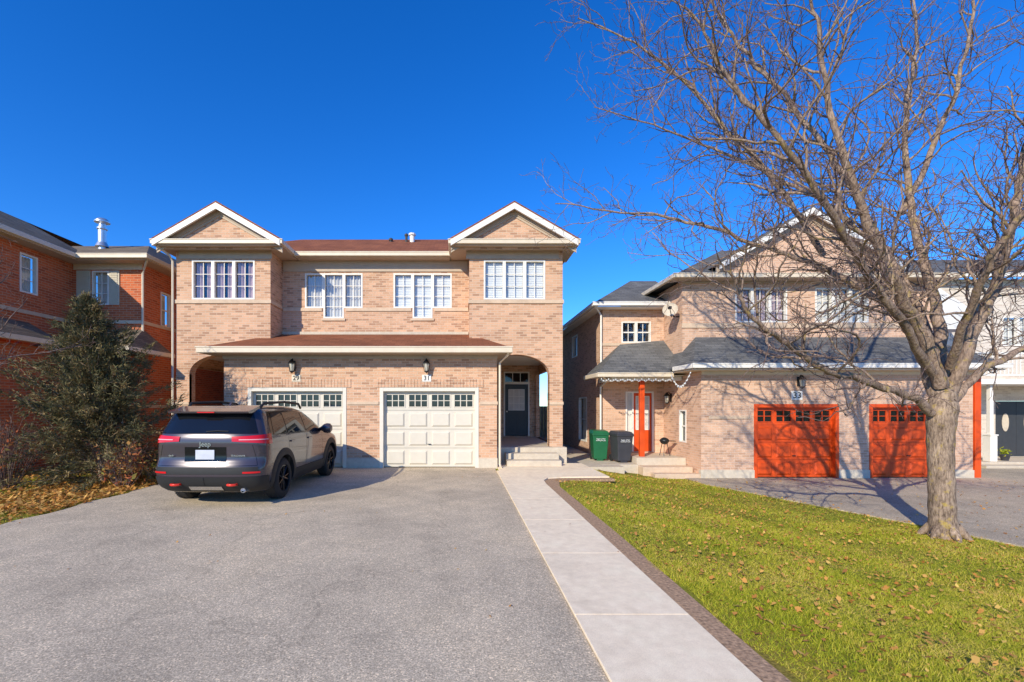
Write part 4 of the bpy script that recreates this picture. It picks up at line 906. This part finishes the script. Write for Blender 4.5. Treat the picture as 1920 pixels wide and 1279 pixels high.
# ------------------------------------------------------------------ trees
class Acc:
    def __init__(s): s.v = []; s.f = []; s.n = 0
    def add(s, pts, rs, n):
        pts = np.asarray(pts, float); rs = np.asarray(rs, float); k = len(pts)
        t = np.gradient(pts, axis=0); t /= np.linalg.norm(t, axis=1, keepdims=True) + 1e-9
        ref = np.array([.31, .17, .93]) if abs(t[0] @ np.array([.31, .17, .93])) < .9 else np.array([.9, -.3, .1])
        a = np.cross(t, ref); a /= np.linalg.norm(a, axis=1, keepdims=True) + 1e-9; b = np.cross(t, a)
        th = np.arange(n) * 2 * np.pi / n
        v = pts[:, None] + rs[:, None, None] * (a[:, None] * np.cos(th)[None, :, None] + b[:, None] * np.sin(th)[None, :, None])
        s.v.append(v.reshape(-1, 3))
        i, j = np.meshgrid(np.arange(k - 1), np.arange(n), indexing='ij'); p = s.n + i * n + j; q = s.n + i * n + (j + 1) % n
        s.f.append(np.stack([p, q, q + n, p + n], -1).reshape(-1, 4)); s.n += k * n
    def build(s, name, mat, parent): return np_mesh(name, np.concatenate(s.v), np.concatenate(s.f), mat, parent, smooth=True)
def grow(accs, rng, p, d, L, r, lev, prm):
    n = max(3, int(L / prm['seg'][lev])); pts = [p]
    for i in range(n):
        d = d + rng.normal(0, prm['wig'][lev], 3); d[2] += prm['up'][lev]; d = d / np.linalg.norm(d); p = p + d * L / n; pts.append(p)
    rs = np.linspace(r, max(r * .4, prm['rmin']), n + 1)
    accs[0 if lev <= 1 else 1].add(pts, rs, prm['sides'][lev]); kids(accs, rng, np.array(pts), rs, L, lev, prm, .12)
def kids(accs, rng, pts, rs, L, lev, prm, t0):
    if lev + 1 >= len(prm['dens']): return
    k = int(L * prm['dens'][lev + 1] + rng.random()); az = rng.uniform(0, 6.28)
    for j in range(k):
        t = t0 + (1 - t0) * (j + rng.random()) / k; x = t * (len(pts) - 1); i = min(int(x), len(pts) - 2); f = x - i
        p = pts[i] * (1 - f) + pts[i + 1] * f; d = pts[i + 1] - pts[i]; d = d / np.linalg.norm(d); r = rs[i] * (1 - f) + rs[i + 1] * f
        az += 2.4 + rng.normal(0, .4); a = np.cross(d, [.2, .3, .93]); a /= np.linalg.norm(a); b = np.cross(d, a); ang = rng.uniform(*prm['ang'])
        dd = d * math.cos(ang) + (a * math.cos(az) + b * math.sin(az)) * math.sin(ang)
        dd[2] += prm.get('lift', 0); dd /= np.linalg.norm(dd)
        LL = prm['len'][lev + 1] * rng.uniform(.45, 1.25) * (1.1 - .45 * t)
        grow(accs, rng, p, dd, LL, max(min(r * .62, prm['rad'][lev + 1]), prm['rmin']), lev + 1, prm)
def smooth_line(P, n=6):
    P = np.asarray(P, float); Q = np.vstack([2 * P[0] - P[1], P, 2 * P[-1] - P[-2]]); out = []
    for i in range(1, len(Q) - 2):
        for k in range(n):
            t = k / n; a, b, c, d = Q[i - 1], Q[i], Q[i + 1], Q[i + 2]
            out.append(.5 * (2 * b + (c - a) * t + (2 * a - 5 * b + 4 * c - d) * t * t + (3 * b - a - 3 * c + d) * t ** 3))
    out.append(P[-1]); return np.array(out)
TY = 7.17
def TP(px, py, dy): Yy = TY + dy; return (PX(px, Yy), Yy, PZ(py, Yy))
tx, tyy = PX(1770, TY), TY
T = thing('bare_tree', 'large leafless tree with thick grey trunk on the right lawn', 'tree', (tx, tyy, -.40))
rng = np.random.default_rng(5)
tr = Acc()
tl = smooth_line([TP(1771, 1020, 0), TP(1769, 995, 0), TP(1766, 950, 0), TP(1764, 880, 0), TP(1763, 820, 0), TP(1766, 770, 0), TP(1770, 725, .02), TP(1772, 690, .05)], 6)
trad = np.interp(np.linspace(0, 1, len(tl)), [0, .1, .22, .45, .62, .72, .82, 1], [.235, .195, .165, .155, .17, .19, .155, .08])
tr.add(tl, trad * (1 + .03 * np.sin(np.arange(len(tl)) * 1.7)), 20)
for k in range(6):
    a = k * 1.05 + .3; b0 = np.array([tx + .12 * math.cos(a), tyy + .12 * math.sin(a), -.20]); tr.add([b0, b0 + [.09 * math.cos(a), .09 * math.sin(a), -.12], b0 + [.2 * math.cos(a), .2 * math.sin(a), -.24]], [.07, .06, .02], 8)
tro = tr.build('trunk', M['bark'], T)
PRM = dict(seg=[.25, .15, .10, .075], wig=[.1, .22, .25, .27], up=[.0, .055, .05, .04], dens=[0, 4.2, 5.0, 4.8], len=[0, 1.7, .78, .37], rad=[0, .0185, .0082, .0049], sides=[8, 6, 4, 3], ang=(.45, 1.12), rmin=.0034, lift=.06)
LIMBS = [
 ([(1745, 775, -.05), (1700, 738, -.2), (1640, 712, -.45), (1580, 690, -.7), (1520, 655, -.9), (1470, 610, -1.1), (1425, 560, -1.25), (1390, 500, -1.4), (1350, 455, -1.5)], .086),
 ([(1755, 745, .05), (1715, 665, .25), (1685, 595, .4), (1635, 548, .6), (1560, 502, .8), (1490, 472, 1.0), (1400, 440, 1.2), (1290, 405, 1.3), (1180, 385, 1.4), (1035, 360, 1.4)], .106),
 ([(1765, 725, -.05), (1738, 635, -.2), (1700, 560, -.4), (1655, 470, -.6), (1605, 340, -.8), (1565, 200, -.9), (1545, 60, -1.0), (1530, -90, -1.0)], .13),
 ([(1773, 725, .1), (1762, 610, .4), (1725, 500, .7), (1695, 390, .9), (1685, 250, 1.1), (1702, 100, 1.2), (1692, -80, 1.3)], .125),
 ([(1782, 735, -.05), (1815, 630, -.15), (1848, 540, -.2), (1880, 440, -.25), (1905, 330, -.3), (1930, 190, -.3), (1960, 0, -.3)], .125),
 ([(1785, 755, 0), (1840, 695, .1), (1900, 655, .2), (1990, 610, .3), (2090, 540, .4), (2180, 440, .4)], .085),
 ([(1748, 700, -.2), (1690, 600, -.8), (1610, 490, -1.3), (1530, 370, -1.7), (1440, 250, -1.9), (1350, 130, -2.0), (1280, 20, -2.1)], .078),
 ([(1760, 690, .2), (1715, 560, 1.0), (1630, 450, 1.7), (1520, 370, 2.2), (1400, 310, 2.6), (1280, 260, 2.9), (1120, 215, 3.0)], .088),
 ([(1700, 560, -.4), (1640, 420, -.2), (1560, 280, 0), (1460, 150, .2), (1370, 40, .4), (1300, -80, .5)], .08),
 ([(1788, 690, .2), (1830, 560, .8), (1900, 430, 1.4), (2010, 320, 1.8), (2150, 200, 2.2)], .08),
 ([(1780, 690, -.2), (1820, 560, -.9), (1890, 420, -1.5), (2010, 290, -1.9), (2150, 160, -2.3)], .078),
 ([(1690, 400, .9), (1750, 280, 1.2), (1800, 150, 1.4), (1830, 0, 1.5), (1840, -100, 1.5)], .075),
 ([(1545, 480, .9), (1480, 380, 1.0), (1400, 280, 1.1), (1310, 180, 1.2), (1210, 100, 1.3), (1090, 40, 1.3)], .065),
]
for P_, r0 in LIMBS:
    r0 *= .74
    l = smooth_line([TP(*q) for q in P_], 6); l[2:] += np.cumsum(rng.normal(0, .013, (len(l) - 2, 3)), 0); l[2:] += rng.normal(0, .012, (len(l) - 2, 3))
    L = float(np.sum(np.linalg.norm(np.diff(l, axis=0), axis=1))); rs = np.linspace(1, .0, len(l)) ** .9 * (r0 - .009) + .009
    A1, A2 = Acc(), Acc(); A1.add(l, rs * (1 + .05 * np.sin(np.arange(len(l)) * 1.3)), 10)
    kids((A1, A2), rng, l, rs, L, 0, PRM, .18)
    lo = A1.build('limb', M['limb'], T); A2.build('twigs', M['twig'], lo)
S = thing('bare_sapling', 'slender leafless tree reaching into view at the left edge', 'tree', (-9.3, 8.2, 0))
a1, a2, a3 = Acc(), Acc(), Acc(); rng = np.random.default_rng(21)
l = smooth_line([(-9.3, 8.2, -.1), (-9.28, 8.2, 1), (-9.25, 8.25, 2.2), (-9.2, 8.3, 3.6), (-9.1, 8.4, 4.9)], 6); rs = np.linspace(.07, .016, len(l)); a1.add(l, rs, 10)
a1.build('trunk', M['bark'], S)
PR2 = dict(PRM); PR2['dens'] = [0, 5.0, 4.5, 4.5]; PR2['len'] = [0, 2.1, .75, .32]; PR2['rad'] = [0, .016, .007, .0045]
kids((a2, a3), rng, l, rs, 5.2, 0, PR2, .3); cr = a2.build('limb', M['twig'], S); a3.build('twigs', M['twig'], cr)

# ------------------------------------------------------------------ conifer bush
bx, by = -7.85, 10.0
B = thing('conifer_shrub', 'large ragged evergreen shrub growing left of the parked car', 'shrub', (bx, by, 0))
rng = np.random.default_rng(3); tk = Acc()
tkl = smooth_line([(bx, by, -.1), (bx - .1, by, 1.3), (bx - .25, by + .05, 2.7), (bx - .45, by, 4.2)], 8)
tk.add(tkl, np.linspace(.10, .015, len(tkl)), 8)
TRI = []
for k in range(450):
    h = rng.random() ** .95; z0 = .25 + 3.75 * h
    az = rng.uniform(0, 2 * np.pi)
    L = (2.0 * (1 - h) ** .86 * min(1, .6 + h * 2.2) + .12) * rng.uniform(.45, 1.16) * (1 + .22 * math.sin(az * 3 + h * 9) + .16 * math.sin(az * 7 + h * 17))
    el = rng.uniform(.22, .95); d = np.array([math.cos(az) * math.cos(el), math.sin(az) * math.cos(el), math.sin(el)])
    if h < .15: d[2] *= .3; d /= np.linalg.norm(d)
    fx_ = np.interp(z0 - .2, tkl[:, 2], tkl[:, 0]); p0 = np.array([fx_, by, max(.1, z0 - .45 * L * math.sin(el))]); n = 7; pts = [p0]
    for i in range(n): d = d + rng.normal(0, .17, 3); d /= np.linalg.norm(d); pts.append(pts[-1] + d * L / n)
    pts = np.array(pts); tk.add(pts, np.linspace(.016, .004, n + 1), 3)
    m = int(28 + 80 * L); t = .25 + .77 * rng.random(m) ** .8; x = np.minimum(t, .999) * n; i = np.minimum(x.astype(int), n - 1); f = (x - i)[:, None]
    c = pts[i] * (1 - f) + pts[i + 1] * f + rng.normal(0, .045, (m, 3))
    ax = (pts[i + 1] - pts[i]); ax /= np.linalg.norm(ax, axis=1, keepdims=True)
    dr = ax * .9 + rng.normal(0, .5, (m, 3)); dr /= np.linalg.norm(dr, axis=1, keepdims=True)
    sd_ = np.cross(dr, rng.normal(0, 1, (m, 3))); sd_ /= np.linalg.norm(sd_, axis=1, keepdims=True)
    ln = rng.uniform(.06, .15, (m, 1)); wd = rng.uniform(.007, .016, (m, 1))
    TRI.append(np.stack([c - sd_ * wd, c + sd_ * wd, c + dr * ln], 1))
TRI = np.concatenate(TRI); np_mesh('foliage', TRI.reshape(-1, 3), np.arange(len(TRI) * 3).reshape(-1, 3), M['conifer'], B); tk.build('trunk', M['bark'], B)
def twig_shrub(x, y, h, w, n, leaves, label, seed):
    t = thing('low_shrub', label, 'shrub', (x, y, 0)); rg = np.random.default_rng(seed); a = Acc(); LT = []
    for k in range(n):
        az = rg.uniform(0, 6.28); r = rg.random() ** .5 * w; p = np.array([x + .12 * math.cos(az), y + .12 * math.sin(az), -.02]); e = np.array([x + r * math.cos(az), y + r * math.sin(az), h * rg.uniform(.6, 1.05) * (1 - .3 * (r / w) ** 2)])
        m = (p + e) / 2 + rg.normal(0, .07, 3) + [0, 0, .1]; l = smooth_line([p, m, e], 4); a.add(l, np.linspace(.007, .003, len(l)), 3)
        for q in range(3):
            b = l[rg.integers(3, len(l))]; a.add([b, b + rg.normal(0, .08, 3) + [0, 0, .09], b + rg.normal(0, .12, 3) + [0, 0, .18]], [.004, .003, .0025], 3)
        if leaves:
            c = l[rg.integers(2, len(l), leaves)] + rg.normal(0, .09, (leaves, 3)); d = rg.normal(0, .028, (leaves, 3)); s = rg.normal(0, .016, (leaves, 3)); LT.append(np.stack([c, c + d + s, c + 1.7 * d, c + d - s], 1))
    a.build('stems', M['twig'], t)
    if LT: LT = np.concatenate(LT); np_mesh('leaves', LT.reshape(-1, 3), np.arange(len(LT) * 4).reshape(-1, 4), M['redleaf'], t)
twig_shrub(-6.95, 9.4, .9, .5, 55, 14, 'low shrub with reddish leaves in front of the evergreen', 1)
twig_shrub(-9.3, 9.3, 1.6, .7, 90, 3, 'tangle of tall reddish twigs left of the evergreen', 2)
twig_shrub(-7.0, 11.3, 1.3, .5, 40, 5, 'thin reddish shrub beside the left porch pillar', 6)

# ------------------------------------------------------------------ grass & leaves
def nd_edge(y): return np.interp(y, [2, 6.62, 7.8, 10.4, 11.9, 12.9], [8.45, 8.2, 7.9, 6.95, 6.4, 6.3])
rng = np.random.default_rng(8)
def lawn_pts(n, x0, x1, y0, y1):
    x = rng.uniform(x0, x1, n); y = rng.uniform(y0, y1, n)
    right = (x > 2.04 + .04 * np.sin(y * 5)) & (x < nd_edge(y)) & (((x < 3.5) & (y < 10.3)) | ((x >= 3.5) & (y < 12.8)))
    left = (x < -6.45) & (y < 12.0) & ~((x > -8.6) & (y > 10.9))
    k = right | left; return x[k], y[k]
parts = [lawn_pts(92000, 1.95, 6.5, 2.2, 5), lawn_pts(76000, 1.95, 8.6, 5, 8), lawn_pts(40000, 1.95, 8.2, 8, 12.8), lawn_pts(24000, -13, -6.4, 5, 12), lawn_pts(9000, 1.95, 8.5, -1, 2.2)]
x = np.concatenate([p[0] for p in parts]); y = np.concatenate([p[1] for p in parts]); n = len(x); z = gz(x, y) - .022
h = rng.uniform(.012, .042, n) * (1 + .35 * np.sin(x * 3.1 + y * 1.7)); wd = .0020 + .00036 * y; az = rng.uniform(0, 2 * np.pi, n); ln = rng.normal(0, .026, (n, 2))
P0 = np.stack([x, y, z], 1); sdv = np.stack([np.cos(az) * wd, np.sin(az) * wd, 0 * wd], 1); tip = P0 + np.stack([ln[:, 0], ln[:, 1], h], 1)
V = np.stack([P0 - sdv, P0 + sdv, tip], 1).reshape(-1, 3)
tag(np_mesh('grass', V, np.arange(3 * n).reshape(-1, 3), M['grass']), 'short green and straw coloured lawn grass', 'grass', kind='stuff')
def leaves(name, xs_, ys_, zs_, label, smin=.03, smax=.055):
    m = len(xs_); a = rng.uniform(0, 6.28, m); s = smin + (smax - smin) * rng.random(m) ** 1.6; tl_ = rng.normal(0, .35, (m, 2))
    shp = np.array([(0, -1, 0), (.55, -.45, .18), (.62, .2, .25), (.2, .35, .08), (0, 1.05, .2), (-.2, .35, .05), (-.62, .2, .22), (-.5, -.45, .15)])
    ca, sa = np.cos(a), np.sin(a); lx = shp[None, :, 0] * s[:, None]; ly = shp[None, :, 1] * s[:, None]; lz = shp[None, :, 2] * s[:, None] * rng.uniform(-1, 1.6, (m, 1)) + lx * tl_[:, :1] + ly * tl_[:, 1:]
    lz = lz - lz.min(1, keepdims=True)
    Vv = np.stack([xs_[:, None] + lx * ca[:, None] - ly * sa[:, None], ys_[:, None] + lx * sa[:, None] + ly * ca[:, None], zs_[:, None] + lz], -1)
    return tag(np_mesh(name, Vv.reshape(-1, 3), np.arange(m * 8).reshape(-1, 8), M['leaf']), label, 'leaves', kind='stuff')
xa, ya = lawn_pts(8500, 2.1, 8.5, 2, 12.8); xb, yb = lawn_pts(6500, -12, -6.42, 6, 11.5); xc_, yc_ = lawn_pts(3600, -8.6, -6.42, 7, 10.5)
xd = rng.uniform(6.8, 15, 700); yd = rng.uniform(6.5, 12.6, 700); kk = xd > nd_edge(yd) + .05; xd, yd = xd[kk], yd[kk]
leaves('fallen_leaves', np.concatenate([xa, xd]), np.concatenate([ya, yd]), np.concatenate([gz(xa, ya) + rng.uniform(.0, .024, len(xa)), np.full(len(xd), -.373)]), 'tan fallen leaves scattered over the right lawn', .010, .033)
xl = np.concatenate([xb, xc_]); yl = np.concatenate([yb, yc_]); leaves('fallen_leaves', xl, yl, rng.uniform(-.01, .025, len(xl)), 'dense litter of brown leaves under the evergreen shrub', .02, .05)
xe = np.concatenate([rng.uniform(-6.4, .85, 60), rng.uniform(.92, 1.78, 8)]); yy_ = rng.uniform(3, 12, 68); leaves('fallen_leaves', xe, yy_, np.where(xe > .9, .026, .003), 'few stray leaves lying on the driveway and walkway', .008, .02)

# ------------------------------------------------------------------ light, sky, camera
EL, AZ = rad(27), rad(34)   # shadows go to +X,+Y
ldir = Vector((math.sin(AZ) * math.cos(EL), math.cos(AZ) * math.cos(EL), -math.sin(EL)))
sun = bpy.data.lights.new('sun', 'SUN'); sun.energy = 5.0; sun.angle = rad(.5); sun.color = (1, .92, .75)
so_ = bpy.data.objects.new('sun', sun); COL.objects.link(so_); so_.rotation_euler = ldir.to_track_quat('-Z', 'Y').to_euler(); so_.location = (-20, -30, 25)
wd_ = bpy.data.worlds.new('World'); scene.world = wd_; wd_.use_nodes = True; nt = wd_.node_tree; nt.nodes.clear()
sk = nt.nodes.new('ShaderNodeTexSky'); sk.sky_type = 'NISHITA'; sk.sun_disc = False; sk.sun_elevation = EL; sk.sun_rotation = math.atan2(-ldir.x, -ldir.y)
sk.air_density = 1.0; sk.dust_density = .0; sk.ozone_density = 3.5; sk.altitude = 600
hs = nt.nodes.new('ShaderNodeHueSaturation'); hs.inputs['Saturation'].default_value = 1.32; hs.inputs['Value'].default_value = 1.3
tint = nt.nodes.new('ShaderNodeMix'); tint.data_type = 'RGBA'; tint.blend_type = 'MULTIPLY'; tint.inputs[0].default_value = 1.0; tint.inputs[7].default_value = (.56, .84, 1.22, 1)
bg = nt.nodes.new('ShaderNodeBackground'); bg.inputs[1].default_value = .15; ow = nt.nodes.new('ShaderNodeOutputWorld')
nt.links.new(sk.outputs[0], hs.inputs['Color']); nt.links.new(hs.outputs[0], tint.inputs[6]); nt.links.new(tint.outputs[2], bg.inputs[0]); nt.links.new(bg.outputs[0], ow.inputs[0])
cam = bpy.data.cameras.new('camera'); cam.lens = 16; cam.sensor_width = 36; cam.shift_x = 95 / 1920; cam.shift_y = 121.5 / 1920; cam.clip_end = 2000; cam.clip_start = .05
co = bpy.data.objects.new('camera', cam); COL.objects.link(co); co.location = (0, 0, CAMZ); co.rotation_euler = (rad(90), 0, 0); scene.camera = co
scene.view_settings.view_transform = 'Standard'; scene.view_settings.look = 'None'; scene.view_settings.exposure = 0
